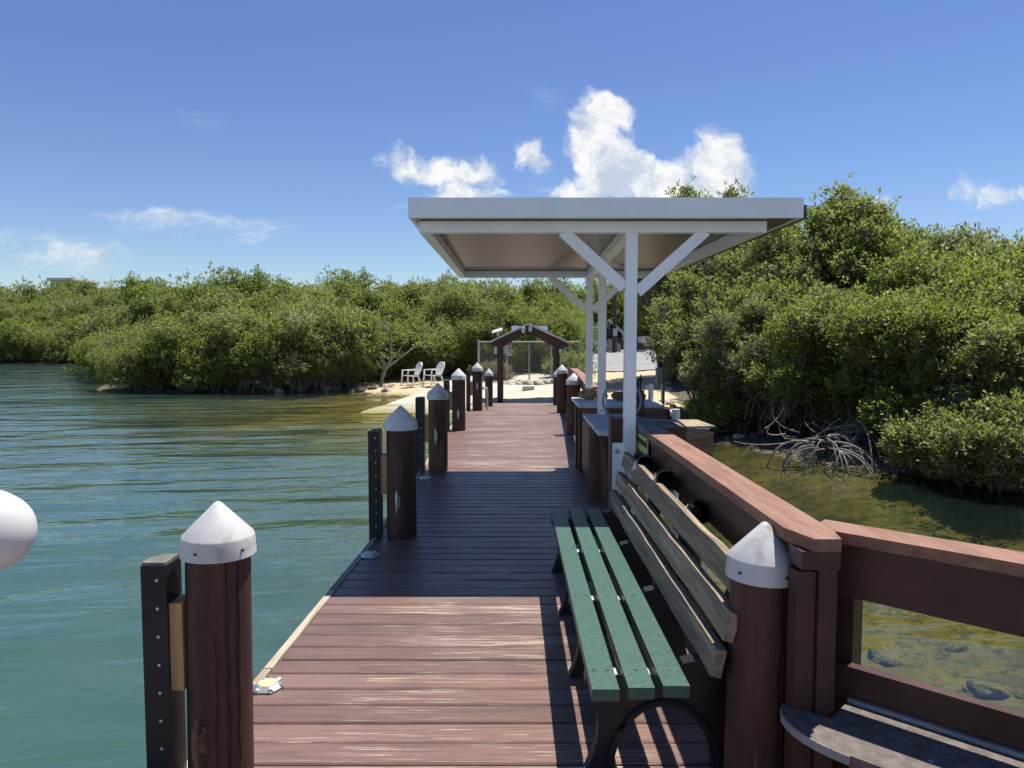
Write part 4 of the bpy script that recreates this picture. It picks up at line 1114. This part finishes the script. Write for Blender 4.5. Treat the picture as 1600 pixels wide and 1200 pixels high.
def util_pole():
    x, y = D(960, 548, 51).x, 51.0; z = hz(x, y)
    root = thing('utility_pole', (x, y, z), 'dark wooden utility pole beyond the parking lot', 'utility pole')
    bm = bmesh.new(); tube(bm, [(x, y, z - .3), (x, y, z + 6.4)], [.16, .12], 10); fin('shaft', bm, 'pole_wood', root, smooth=True)
    for k, zz in enumerate((5.2, 4.7, 4.3)):
        bm = bmesh.new(); lathe(bm, [(.03, -.05), (.06, -.03), (.06, .03), (.03, .06), (0, .07)], 10, Matrix.Translation((x + .16, y - .1, z + zz))); fin('insulator', bm, 'white_plastic', root, smooth=True)
    fin('meter_box', mbox(x - .12, x + .12, y - .30, y - .16, z + 1.2, z + 1.7), 'pale_panel', root, bevel=.02)
util_pole()
def stairs():
    y = 52.0; x = D(972, 548, y).x; z = hz(x, y)
    root = thing('staircase', (x, y, z), 'grey outdoor staircase with a white handrail beyond the parking lot', 'staircase')
    for k in range(8): fin('tread', mbox(x - .4 + k * .22 - .7, x - .4 + k * .22 - .42, y, y + 1.0, z + 1.6 - k * .2, z + 1.65 - k * .2), 'pale_panel', root)
    for dy in (-.03, 1.03):
        bm = bmesh.new(); beam(bm, (x - 1.1, y + dy, z + 1.72), (x + .75, y + dy, z + .05), .04, .22); fin('stringer', bm, 'cart_dark', root)
        bm = bmesh.new(); beam(bm, (x - .9, y + dy, z + 2.35), (x + .75, y + dy, z + .85), .06, .06); fin('handrail', bm, 'white_plastic', root)
        for t_ in (0, .33, .66, 1): fin('baluster', mbox(x - .9 + 1.65 * t_ - .02, x - .9 + 1.65 * t_ + .02, y + dy - .02, y + dy + .02, z + 1.5 - 1.4 * t_, z + 2.34 - 1.5 * t_), 'pale_panel', root)
    fin('landing', mbox(x - 2.2, x - 1.1, y, y + 1.2, z, z + 1.68), 'cart_dark', root)
stairs()
def panel_fence():
    y = 53.5; root = thing('panel_fence', (D(945, 548, y).x, y, hz(6.5, y)), 'low pale panel fence behind the utility pole', 'fence')
    for k in range(5):
        xa = D(938 + k * 6.5, 548, y).x; xb = D(938 + (k + 1) * 6.5, 548, y).x; z = hz(xa, y)
        fin('panel', mbox(xa + .01, xb - .01, y - .02, y + .02, z, z + .95), 'pale_panel', root)
        fin('fence_post', mbox(xa - .009, xa + .009, y - .05, y + .05, z, z + 1.05), 'white_plastic', root)
panel_fence()
def trailer():
    y = 56.0; x = D(1011, 545, y).x; z = hz(x, y) + .04
    root = thing('cargo_trailer', (x, y, z), 'small white box trailer at the back of the parking lot', 'trailer')
    fin('box', mbox(x - .55, x + .55, y - .8, y + .9, z + .35, z + 1.05), 'white_plastic', root, bevel=.04)
    fin('hatch', mbox(x - .1, x + .2, y - .812, y - .802, z + .5, z + .8), 'pale_panel', root)
    for a in (-.6, .6):
        bm = bmesh.new(); tube(bm, [(x + a - .06, y, z + .24), (x + a + .06, y, z + .24)], .24, 14); fin('wheel', bm, 'cart_dark', root)
    bm = bmesh.new(); beam(bm, (x, y - .8, z + .36), (x, y - 1.6, z + .30), .06, .06); fin('drawbar', bm, 'cart_dark', root)
    x2 = D(997, 545, 52).x; z2 = hz(x2, 52) + .045
    r2 = thing('storage_bin', (x2, 52, z2), 'dark storage bin on a grey plinth at the parking lot', 'bin')
    fin('plinth', mbox(x2 - .42, x2 + .42, 51.7, 52.3, z2, z2 + .16), 'pale_panel', r2); fin('body', mbox(x2 - .38, x2 + .38, 51.72, 52.28, z2 + .161, z2 + .62), 'cart_dark', r2, bevel=.03); fin('lid', mbox(x2 - .41, x2 + .41, 51.69, 52.31, z2 + .621, z2 + .67), 'cart_dark', r2, bevel=.02)
trailer()
def pedestal():
    y = 17.6; x = D(1035, 600, y).x; z = hz(x, y)
    root = thing('service_pole', (x, y, z), 'grey metal pole with a bin shaped box at the right bank', 'service pole')
    bm = bmesh.new(); tube(bm, [(x, y, z - .3), (x, y, D(0, 562, y).z)], .03, 10); tube(bm, [(x + .05, y + .04, z - .3), (x + .05, y + .04, D(0, 575, y).z)], .018, 8); fin('pole', bm, 'galvanised', root, smooth=True)
    fin('box', mbox(x - .15, x - .031, y - .09, y + .09, D(0, 600, y).z, D(0, 574, y).z), 'grey_plastic', root, bevel=.012)
    bm = bmesh.new(); lathe(bm, [(.05, 0), (.065, .03), (.05, .10), (.03, .15), (0, .16)], 12, Matrix.Translation((x - .06, y - .02, D(0, 574, y).z + .002))); fin('sensor', bm, 'black_plastic', root, smooth=True)
pedestal()

# ------------------------------------------------------------------ mangroves
def unit(v): return v / np.maximum(np.linalg.norm(v, axis=-1, keepdims=True), 1e-9)
def crown_mesh(name, seed, lobes, ntips, k, L_, W_, mat, spread=.9, flop=.25, fill=.15, shell=(.60, 1.15)):
    g = np.random.default_rng(seed)
    lob = np.array(lobes)                                      # cx cy cz rx ry rz
    w = lob[:, 3] * lob[:, 5]; idx = g.choice(len(lob), ntips, p=w / w.sum())
    d = unit(g.normal(size=(ntips, 3)))
    rad = g.uniform(shell[0], shell[1], (ntips, 1)); inner = g.random(ntips) < fill
    rad[inner] = g.uniform(.3, .8, (inner.sum(), 1))
    # rippled lobe surface so the outline stays uneven
    rip = 1 + .16 * np.sin(d[:, :1] * 7 + idx[:, None]) * np.cos(d[:, 2:] * 6 + idx[:, None] * 2) + .10 * np.sin(d[:, 1:2] * 13 + idx[:, None] * 3)
    tip = lob[idx, :3] + d * lob[idx, 3:6] * rad * rip
    sh = g.random(n_ := len(tip)) < .22                              # ragged shoots past the lobes
    tip[sh] += unit(d[sh] * np.array([.7, .7, .6]) + np.array([0, 0, .55]) + g.normal(size=(sh.sum(), 3)) * .4) * np.minimum(g.exponential(.13, (sh.sum(), 1)), .30)
    drop = g.random(len(lob)) < .12                                 # thin, half bare lobes
    thin = drop[idx] & (g.random(len(tip)) < .65)
    tip, d, idx = tip[~thin], d[~thin], idx[~thin]
    keep = tip[:, 2] > .12
    tip, d, idx = tip[keep], d[keep], idx[keep]; n = len(tip)
    out = unit(d * np.array([1, 1, .8]) + np.array([0, 0, .45]))
    base = np.repeat(tip, k, 0) + g.normal(size=(n * k, 3)) * L_ * .45
    dirv = unit(np.repeat(out, k, 0) * .75 + unit(g.normal(size=(n * k, 3))) * spread + np.array([0, 0, flop]))
    nr = unit(np.repeat(out, k, 0) * .6 + np.array([0, 0, .8]) + g.normal(size=(n * k, 3)) * .5)
    side = unit(np.cross(dirv, nr))
    l = L_ * g.uniform(.7, 1.25, (n * k, 1)); wd = W_ * g.uniform(.75, 1.2, (n * k, 1))
    bow = unit(np.cross(side, dirv)) * l * .07
    V = np.stack([base, base + dirv * l * .52 + side * wd / 2 + bow, base + dirv * l, base + dirv * l * .52 - side * wd / 2 + bow], 1).reshape(-1, 3)
    Q = np.arange(len(V)).reshape(-1, 4)
    me = mesh_np(name, V, Q, mat, lnk=False)
    return me, tip, lob, idx
def segs(V, Q, a, b, ra, rb, n=4):
    """many tapered prisms at once"""
    m = len(a)
    if m == 0: return
    d = unit(b - a); ref = np.tile(np.array([.31, .22, .93]), (m, 1)); s = unit(np.cross(d, ref)); u = np.cross(s, d)
    ang = np.arange(n) * 2 * np.pi / n
    ring = np.cos(ang)[None, :, None] * s[:, None, :] + np.sin(ang)[None, :, None] * u[:, None, :]
    A_ = a[:, None, :] + ring * ra[:, None, None]; B_ = b[:, None, :] + ring * rb[:, None, None]
    v0 = sum(len(x) for x in V)
    V.append(np.concatenate([A_, B_], 1).reshape(-1, 3))
    base = v0 + np.arange(m)[:, None] * 2 * n
    for j in range(n):
        j2 = (j + 1) % n
        Q.append(np.concatenate([base + j, base + j2, base + n + j2, base + n + j], 1))
def curve_segs(V, Q, p0, p1, p2, r0, r1, steps=6, n=6):
    t_ = np.linspace(0, 1, steps + 1)[:, None]
    pts = (1 - t_) ** 2 * p0 + 2 * t_ * (1 - t_) * p1 + t_ ** 2 * p2
    rr = np.linspace(r0, r1, steps + 1)
    segs(V, Q, pts[:-1], pts[1:], rr[:-1], rr[1:], n)
def limb_mesh(name, seed, lob, tip, idx, H, twigs, mat='bark', stems=3, tr=.07):
    g = np.random.default_rng(seed + 99); V, Q = [], []
    ft = []
    for s in range(stems):
        a = 2 * np.pi * s / stems + g.uniform(0, 1); f = np.array([np.cos(a) * .25, np.sin(a) * .25, -.35]); ft.append(f)
    for c in lob:
        f = ft[g.integers(stems)]; m = np.array([c[0] * .35 + g.normal() * .15, c[1] * .35 + g.normal() * .15, c[2] * .55])
        r = tr * np.clip(c[3], .4, 1.2)
        curve_segs(V, Q, f, m, c[:3], r, r * .35)
    sel = g.permutation(len(tip))[:twigs]
    a = lob[idx[sel], :3] + g.normal(size=(len(sel), 3)) * .12; b = tip[sel] + unit(tip[sel] - a) * g.uniform(-.05, .10, (len(sel), 1))
    mid = (a + b) / 2 + g.normal(size=a.shape) * .08 + np.array([0, 0, -.05])
    segs(V, Q, a, mid, np.full(len(sel), .014), np.full(len(sel), .009), 3); segs(V, Q, mid, b, np.full(len(sel), .009), np.full(len(sel), .004), 3)
    return mesh_np(name, np.concatenate(V), np.concatenate(Q), mat, True, lnk=False)
def root_mesh(name, seed, n, rad, h, mat, thick=.022, sector=None):
    g = np.random.default_rng(seed); V, Q = [], []
    for i in range(n):
        a = g.uniform(0, 2 * np.pi) if sector is None else g.uniform(*sector)
        r0 = g.uniform(0, .35) * rad; hh = h * g.uniform(.55, 1.1); r1 = r0 + rad * g.uniform(.35, 1.0); a1 = a + g.normal() * .25
        p0 = np.array([r0 * np.cos(a), r0 * np.sin(a), hh]); p2 = np.array([r1 * np.cos(a1), r1 * np.sin(a1), -.45])
        p1 = np.array([r1 * .92 * np.cos(a1), r1 * .92 * np.sin(a1), hh * g.uniform(1.0, 1.35)])
        t0 = thick * g.uniform(.6, 1.3); curve_segs(V, Q, p0, p1, p2, t0, t0 * .7, 10, 6)
        for _ in range(g.integers(0, 3)):
            t_ = g.uniform(.3, .8); p = (1 - t_) ** 2 * p0 + 2 * t_ * (1 - t_) * p1 + t_ ** 2 * p2
            e = np.array([p[0] + g.normal() * rad * .22, p[1] + g.normal() * rad * .22, -.45]); m = (p + e) / 2 + np.array([g.normal() * .06, g.normal() * .06, .12 + .1 * g.random()])
            curve_segs(V, Q, p, m, e, t0 * .75, t0 * .5, 6, 5)
    return mesh_np(name, np.concatenate(V), np.concatenate(Q), mat, True, lnk=False)
def dome(seed, W, H, n, low=.18, rl=(.13, .32), top=.97):
    g = np.random.default_rng(seed); out = []
    for i in range(n):
        a = g.uniform(0, 2 * np.pi); r = W * .78 * np.sqrt(g.random()); zmax = H * top * (1 - .26 * (r / W) ** 2) * g.uniform(.82, 1.04)
        s = W * g.uniform(*rl); lo = H * low
        zc = lo + (max(zmax - s * .8, lo + .1) - lo) * (g.random() ** .75)
        out.append((r * np.cos(a), r * np.sin(a), zc, s, s * g.uniform(.85, 1.15), s * g.uniform(.6, .85)))
    return out
SPEC = {}
def species(key, seed, lobes, ntips, k, L_, W_, mat, H, twigs, stems=3, **kw):
    me, tip, lob, idx = crown_mesh('crown', seed, lobes, ntips, k, L_, W_, mat, **kw)
    SPEC[key] = (me, limb_mesh('trunk', seed, lob, tip, idx, H, twigs, stems=stems))
# close ones, leaf by leaf
species('near_a', 11, dome(11, 2.1, 4.3, 62, .12), 6600, 9, .098, .046, 'leaf_mangrove', 4.3, 2200)
species('near_b', 12, dome(12, 2.3, 4.0, 62, .10), 6600, 9, .094, .045, 'leaf_mangrove', 4.0, 2200)
species('near_c', 13, dome(13, 1.9, 4.6, 62, .16), 5400, 9, .092, .042, 'leaf_olive', 4.6, 2600)
species('near_low', 14, dome(14, 1.35, 1.5, 30, .14, (.16, .34)), 3000, 9, .090, .044, 'leaf_mangrove', 1.5, 900)
species('near_top', 15, dome(15, 1.7, 5.4, 44, .30, (.15, .33), 1.0), 4600, 9, .096, .046, 'leaf_mangrove', 5.4, 1500)
# those across the water
species('mid_a', 21, dome(21, 2.4, 4.4, 62, .10), 4300, 7, .125, .062, 'leaf_mangrove', 4.4, 500)
species('mid_b', 22, dome(22, 2.6, 4.0, 62, .08), 4300, 7, .125, .062, 'leaf_mangrove', 4.0, 500)
species('mid_c', 23, dome(23, 2.2, 4.8, 62, .14), 4000, 7, .120, .060, 'leaf_olive', 4.8, 700)
species('mid_d', 24, dome(24, 2.3, 5.2, 62, .20), 4000, 7, .130, .066, 'leaf_dark', 5.2, 500)
species('bush', 25, dome(25, 1.1, 1.3, 12, .12, (.3, .44)), 1500, 7, .10, .05, 'leaf_mangrove', 1.3, 150)
species('dry_bush', 26, dome(26, .9, 1.2, 10, .14, (.3, .44)), 900, 6, .08, .03, 'leaf_dry', 1.2, 400)
ROOTS = [root_mesh('prop_roots', 31 + i, 24, 1.5, .75, 'dark_root', .018) for i in range(2)]
ROOT_PALE = root_mesh('prop_roots', 41, 30, .95, .46, 'pale_root', .017)
ROOT_BIG = root_mesh('prop_roots', 43, 14, 1.3, .62, 'pale_root', .018)
def tree(key, x, y, s, label, group, roots=None, rz=None, sz=None, z=None, name='mangrove_tree', cat='tree', seed=None):
    g = random.Random(int(x * 131 + y * 71) if seed is None else seed)
    z = (max(hz(x, y), WATER_Z - .25) if z is None else z)
    r = thing(name, (x, y, z), label, cat, group)
    r.rotation_euler = (0, 0, g.uniform(0, 6.28) if rz is None else rz); r.scale = (s, s, s * (sz or g.uniform(.92, 1.08)))
    cr, tr = SPEC[key]
    link(bpy.data.objects.new('crown', cr), r); link(bpy.data.objects.new('trunk', tr), r)
    if roots is not None: link(bpy.data.objects.new('prop_roots', roots), r)['kind'] = 'stuff'
    return r
ORD = ['first', 'second', 'third', 'fourth', 'fifth', 'sixth', 'seventh', 'eighth', 'ninth', 'tenth', 'eleventh', 'twelfth', 'thirteenth', 'fourteenth', 'fifteenth', 'sixteenth', 'seventeenth', 'eighteenth', 'nineteenth', 'twentieth', 'twenty-first', 'twenty-second']
GR = 'mangroves on the right bank'
def DX(px, y): return (px - 800) / F * y
tree('near_c', DX(1105, 18.5), 18.5, .92, 'olive mangrove overhanging the bank just right of the canopy posts', GR, None, .4)
tree('near_c', DX(1160, 15.6), 15.6, .66, 'small twiggy olive mangrove leaning over the rubble bank', GR, ROOTS[0], 2.2)
tree('near_a', DX(1230, 16.6), 16.6, .86, 'rounded green mangrove above the arching pale roots', GR, ROOTS[1], 1.2)
tree('near_top', DX(1272, 18.4), 18.4, 1.08, 'tallest mangrove rising above the right end of the canopy roof', GR, None, 3.3)
tree('near_top', DX(1335, 17.8), 17.8, .88, 'tall mangrove just right of the tallest one on the right bank', GR, None, 5.0)
tree('near_b', DX(1340, 14.6), 14.6, .88, 'broad green mangrove directly behind the pale arching roots', GR, ROOTS[0], .9)
tree('near_a', DX(1440, 15.0), 15.0, .93, 'full green mangrove in the right third of the bank', GR, ROOTS[1], 4.1)
tree('near_b', DX(1500, 12.9), 12.9, .83, 'green mangrove with low boughs over the right shallows', GR, ROOTS[0], 2.9)
tree('near_a', DX(1590, 12.4), 12.4, .78, 'mangrove crossing the right edge of the picture', GR, ROOTS[1], 5.6)
tree('near_low', DX(1490, 10.7), 10.7, .74, 'low bright leafed mangrove hanging over the water at lower right', GR, None, 1.0)
tree('near_low', DX(1590, 9.9), 9.9, .85, 'low mangrove clump at the far right water edge', GR, None, 3.1)
tree('near_low', DX(1235, 14.2), 14.2, .62, 'sparse yellowish mangrove boughs just above the pale roots', GR, ROOTS[1], 2.0, z=.25)
tree('near_low', DX(1120, 15.6), 15.4, .62, 'low mangrove shrub at the water edge by the rubble bank', GR, None, 4.4)
tree('near_b', DX(1445, 12.7), 12.7, .74, 'mangrove filling the bank between the pale roots and the low bright clump', GR, ROOTS[1], 4.6)
tree('near_a', DX(1570, 11.3), 11.3, .68, 'close green mangrove standing in the water at the right edge', GR, ROOTS[0], 1.9)
tree('near_b', DX(1290, 14.9), 14.9, .74, 'mangrove rooted directly behind the left end of the pale roots', GR, ROOTS[0], 5.4)
tree('near_c', DX(1200, 17.6), 17.6, .90, 'olive mangrove behind the small twiggy one by the rubble bank', GR, None, .6)
tree('near_b', DX(1400, 19.0), 19.0, .98, 'rear mangrove showing between the two full crowns on the right bank', GR, None, 1.7)
tree('near_c', DX(1530, 18.0), 18.0, 1.0, 'tall olive mangrove behind the low boughs at right', GR, None, 3.9)
tree('near_a', DX(1600, 16.0), 16.0, 1.0, 'rear mangrove at the right edge of the picture', GR, None, .2)
for i, (x, y, s, k) in enumerate([(9.2, 8.8, .9, 'near_b'), (11, 6, .95, 'near_a'), (13, 10, 1.05, 'near_c'), (14.5, 3.5, 1, 'near_b'), (12.5, 15, 1.1, 'near_a'), (10.5, 21, 1.15, 'near_b'), (14, 22, 1.2, 'near_a'), (8.6, 22.5, 1.1, 'near_c'), (17, 14, 1.2, 'near_b'), (18, 6, 1.1, 'near_a'), (17.5, 0, 1.1, 'near_c'),
                                    (11.5, 27, 1.25, 'mid_d'), (15.5, 29, 1.3, 'mid_a'), (19.5, 24, 1.3, 'mid_d'), (22, 34, 1.4, 'mid_c'), (17, 38, 1.4, 'mid_d'), (26, 28, 1.4, 'mid_a')]):
    tree(k, x, y, s, 'mangrove deep in the thicket behind the right bank front row', 'rear mangroves on the right bank', None)
for i, (px, y, zt) in enumerate([(1045, 27, 288), (1085, 28, 290), (1125, 26, 298), (1165, 27, 300)]):
    x = DX(px, y); H = D(px, zt, y).z - hz(x, y)
    tree('near_top', x, y, H / 5.5, ORD[i] + ' tree top from the left showing just above the canopy roof', 'tree tops behind the canopy roof', None)
# the pale prop roots standing in the shallows, with their own small trunk
def pale_roots():
    p = P(1303, 730, WATER_Z)
    root = thing('mangrove_roots', (p.x, p.y + .35, WATER_Z), 'pale grey mangrove prop roots arching out of the shallows', 'mangrove roots')
    a = link(bpy.data.objects.new('prop_roots', ROOT_PALE), root); a.location = (0, 0, 0); a.scale = (.88, .88, .9); a['kind'] = 'stuff'
    b = link(bpy.data.objects.new('prop_roots', ROOT_BIG), root); b.location = (.95, .55, 0); b.scale = (.9, .9, .95); b['kind'] = 'stuff'
    V, Q = [], []; g = np.random.default_rng(3)
    for i in range(46):
        s = np.array([g.uniform(-.7, 1.9), g.uniform(.2, 1.3), g.uniform(.1, .5)]); e = s + np.array([g.normal() * .45, g.normal() * .3 + .2, g.uniform(-.2, .5)])
        m = (s + e) / 2 + g.normal(size=3) * .14; curve_segs(V, Q, s, m, e, .013, .006, 5, 4)
    link(bpy.data.objects.new('bare_twigs', mesh_np('bare_twigs', np.concatenate(V), np.concatenate(Q), 'pale_root', True, lnk=False)), root)['kind'] = 'stuff'
pale_roots()
# left thicket across the water
gl = random.Random(9); GL = 'mangroves across the water on the left'
kk = ['mid_a', 'mid_b', 'mid_c', 'mid_a', 'mid_b', 'mid_d']
front = [(212, 28.3, .60), (250, 28.6, .72), (292, 28.2, .70), (335, 28.5, .82), (380, 28.2, .78), (425, 28.6, .88), (470, 28.3, .80), (512, 28.9, .84), (545, 30.0, .72)]
names = ['leftmost low', 'second from the left', 'third from the left', 'fourth from the left', 'middle', 'fourth from the right', 'third from the right', 'second from the right', 'rightmost']
for (px, y, s), nm in zip(front, names):
    tree(kk[gl.randrange(3)], DX(px, y), y, s, nm + ' mangrove of the front row on the left water edge', GL, ROOTS[gl.randrange(2)])
for i, (px, y, s) in enumerate([(190, 36, .85), (232, 34.5, .9), (275, 34, .95), (320, 34.5, 1.0), (365, 34, 1.02), (410, 34.5, 1.04), (455, 34, 1.02), (500, 34.5, 1.02), (545, 35, .98), (590, 34, .93), (632, 35, .98), (676, 34.5, .95), (718, 36, .95), (755, 38, 1.0),
                               (210, 42, 1.1), (265, 41, 1.15), (310, 43, 1.25), (360, 42, 1.2), (412, 43, 1.25), (462, 42, 1.18), (510, 43, 1.1), (560, 42, 1.12), (610, 43, 1.15), (655, 42, 1.13), (700, 43, 1.2), (745, 44, 1.2), (795, 42, 1.1), (835, 43, 1.15), (856, 44, 1.05)]):
    lab = ORD[i] + ' mangrove from the left in the second row behind the left water edge' if y < 40 else ORD[i - 14] + ' tree from the left in the rear row of the left thicket'
    if 580 < px < 780 and y < 40: lab = ['mangrove shading the bank left of the garden chairs', 'mangrove behind the left garden chair', 'mangrove behind the right garden chair', 'mangrove at the end of the chain link fence', 'mangrove behind the left end of the gate'][min(4, int((px - 580) / 42))]
    tree(kk[gl.randrange(6)], DX(px, y), y, s, lab, GL if y < 40 else 'rear trees of the left thicket', None)
for nm, px, y, s in [('left of', 600, 31.8, .75), ('right behind', 646, 32.4, .80), ('just right of', 690, 32.2, .75), ('farther right of', 730, 32.6, .7)]:
    tree('mid_b', DX(px, y), y, s, 'low spreading mangrove ' + nm + ' the two garden chairs', 'mangroves behind the beach', None)
# bare twisted trunk standing by the chairs
def lone_tree():
    y = 29.3; x = DX(600, y); z = hz(x, y)
    root = thing('bare_trunk_tree', (x, y, z), 'pale twisted trunk with sparse leaves left of the garden chairs', 'tree')
    V, Q = [], []; g = np.random.default_rng(8)
    P0 = np.array([-.15, 0, -.1]); f1 = np.array([.25, 0, 1.0])
    curve_segs(V, Q, P0, np.array([-.05, 0, .6]), f1, .085, .06)
    tips = []
    for e in ([-.75, .2, 2.2], [.3, -.1, 2.5], [.95, .1, 2.05], [1.5, .2, 1.75], [-.3, -.2, 1.75]):
        e = np.array(e); curve_segs(V, Q, f1 if e[2] > 1.8 else P0 + np.array([.15, 0, .7]), (f1 + e) / 2 + g.normal(size=3) * .12, e, .045, .014); tips.append(e)
        for _ in range(5):
            t_ = e + g.normal(size=3) * .35; curve_segs(V, Q, e - (e - f1) * g.uniform(0, .4), (e + t_) / 2, t_, .012, .005, 3, 4); tips.append(t_)
    link(bpy.data.objects.new('trunk', mesh_np('trunk', np.concatenate(V), np.concatenate(Q), 'pale_root', True, lnk=False)), root)
    lob = [(t_[0], t_[1], t_[2], .28, .28, .2) for t_ in tips]
    me, *_ = crown_mesh('crown', 77, lob, 330, 6, .11, .055, 'leaf_mangrove'); link(bpy.data.objects.new('crown', me), root)
lone_tree()
# far left shore
for i in range(18):
    px = -60 + i * 18.5; y = 60 + (i % 3) * 4.5 + gl.uniform(-1, 1)
    tree(kk[gl.randrange(6)], DX(px, y), y, gl.uniform(1.0, 1.2) + .12 * (i % 3), ORD[i] + ' tree from the left in the distant belt on the far shore', 'far left shore trees', ROOTS[i % 2] if i % 3 == 0 else None)
for i in range(22):
    px = -120 + i * 31 + gl.uniform(-8, 8); y = 74 + gl.uniform(-3, 6)
    tree(['mid_d', 'mid_c', 'mid_a'][i % 3], DX(px, y), y, gl.uniform(1.42, 1.72), ORD[i] + ' tall background tree from the left above the left thicket', 'tall trees behind the left thicket', None)
# behind the fence, beside the lot and beyond it
for i, (px, y, s, k) in enumerate([(770, 31.5, .62, 'mid_d'), (805, 32.5, .66, 'mid_d'), (842, 33, .7, 'mid_b'), (868, 33.5, .66, 'mid_a'), (858, 36.5, .85, 'mid_a'), (862, 42, 1.0, 'mid_b')]):
    tree(k, DX(px, y), y, s, ['dense tree behind the left end of the fence', 'dense dark tree behind the fence left of the gate peak', 'leafy tree behind the fence under the gate peak', 'leafy tree behind the fence right of the gate peak', 'bright tree at the left side of the parking lot', 'tree behind the golf cart on the left'][i], 'trees behind the fence')
for i in range(12):
    px = 850 + i * 20; y = 62 + (i % 2) * 5 + gl.uniform(-1, 1)
    tree(['mid_d', 'mid_a', 'mid_b'][i % 3], DX(px, y), y, gl.uniform(1.25, 1.5), ORD[i] + ' green tree from the left in the row beyond the parking lot', 'trees beyond the parking lot', None)
for px, y, s, k, lab in [(897, 28.6, .8, 'bush', 'bright green bush at the right end of the fence'), (884, 29.4, .8, 'bush', 'bright green bush against the fence right of the gate'), (763, 28.6, .85, 'dry_bush', 'brown dry bush behind the left fence corner'), (778, 28.9, .7, 'dry_bush', 'brown dry bush behind the left gate post')]:
    tree(k, DX(px, y), y, s, lab, 'bushes along the fence', None, name='bush', cat='bush')
# a flat white roof glimpsed over the far left trees
def far_roof():
    y = 95; x0, x1 = DX(78, y), DX(118, y); zt = D(0, 434, y).z
    root = thing('far_house', ((x0 + x1) / 2, y + 3, hz(-60, y)), 'flat white roof of a far house above the left trees', 'house')
    fin('wall', mbox(x0 + .3, x1 - .3, y + .3, y + 6, hz(-60, y) - .2, zt - .3), 'pale_panel', root); fin('roof', mbox(x0, x1, y, y + 6.3, zt - .299, zt), 'white_plastic', root)
far_roof()

scene.render.engine = 'CYCLES'
scene.cycles.max_bounces = 6
scene.cycles.diffuse_bounces = 4
scene.cycles.glossy_bounces = 2
scene.cycles.transmission_bounces = 3
scene.cycles.transparent_max_bounces = 8
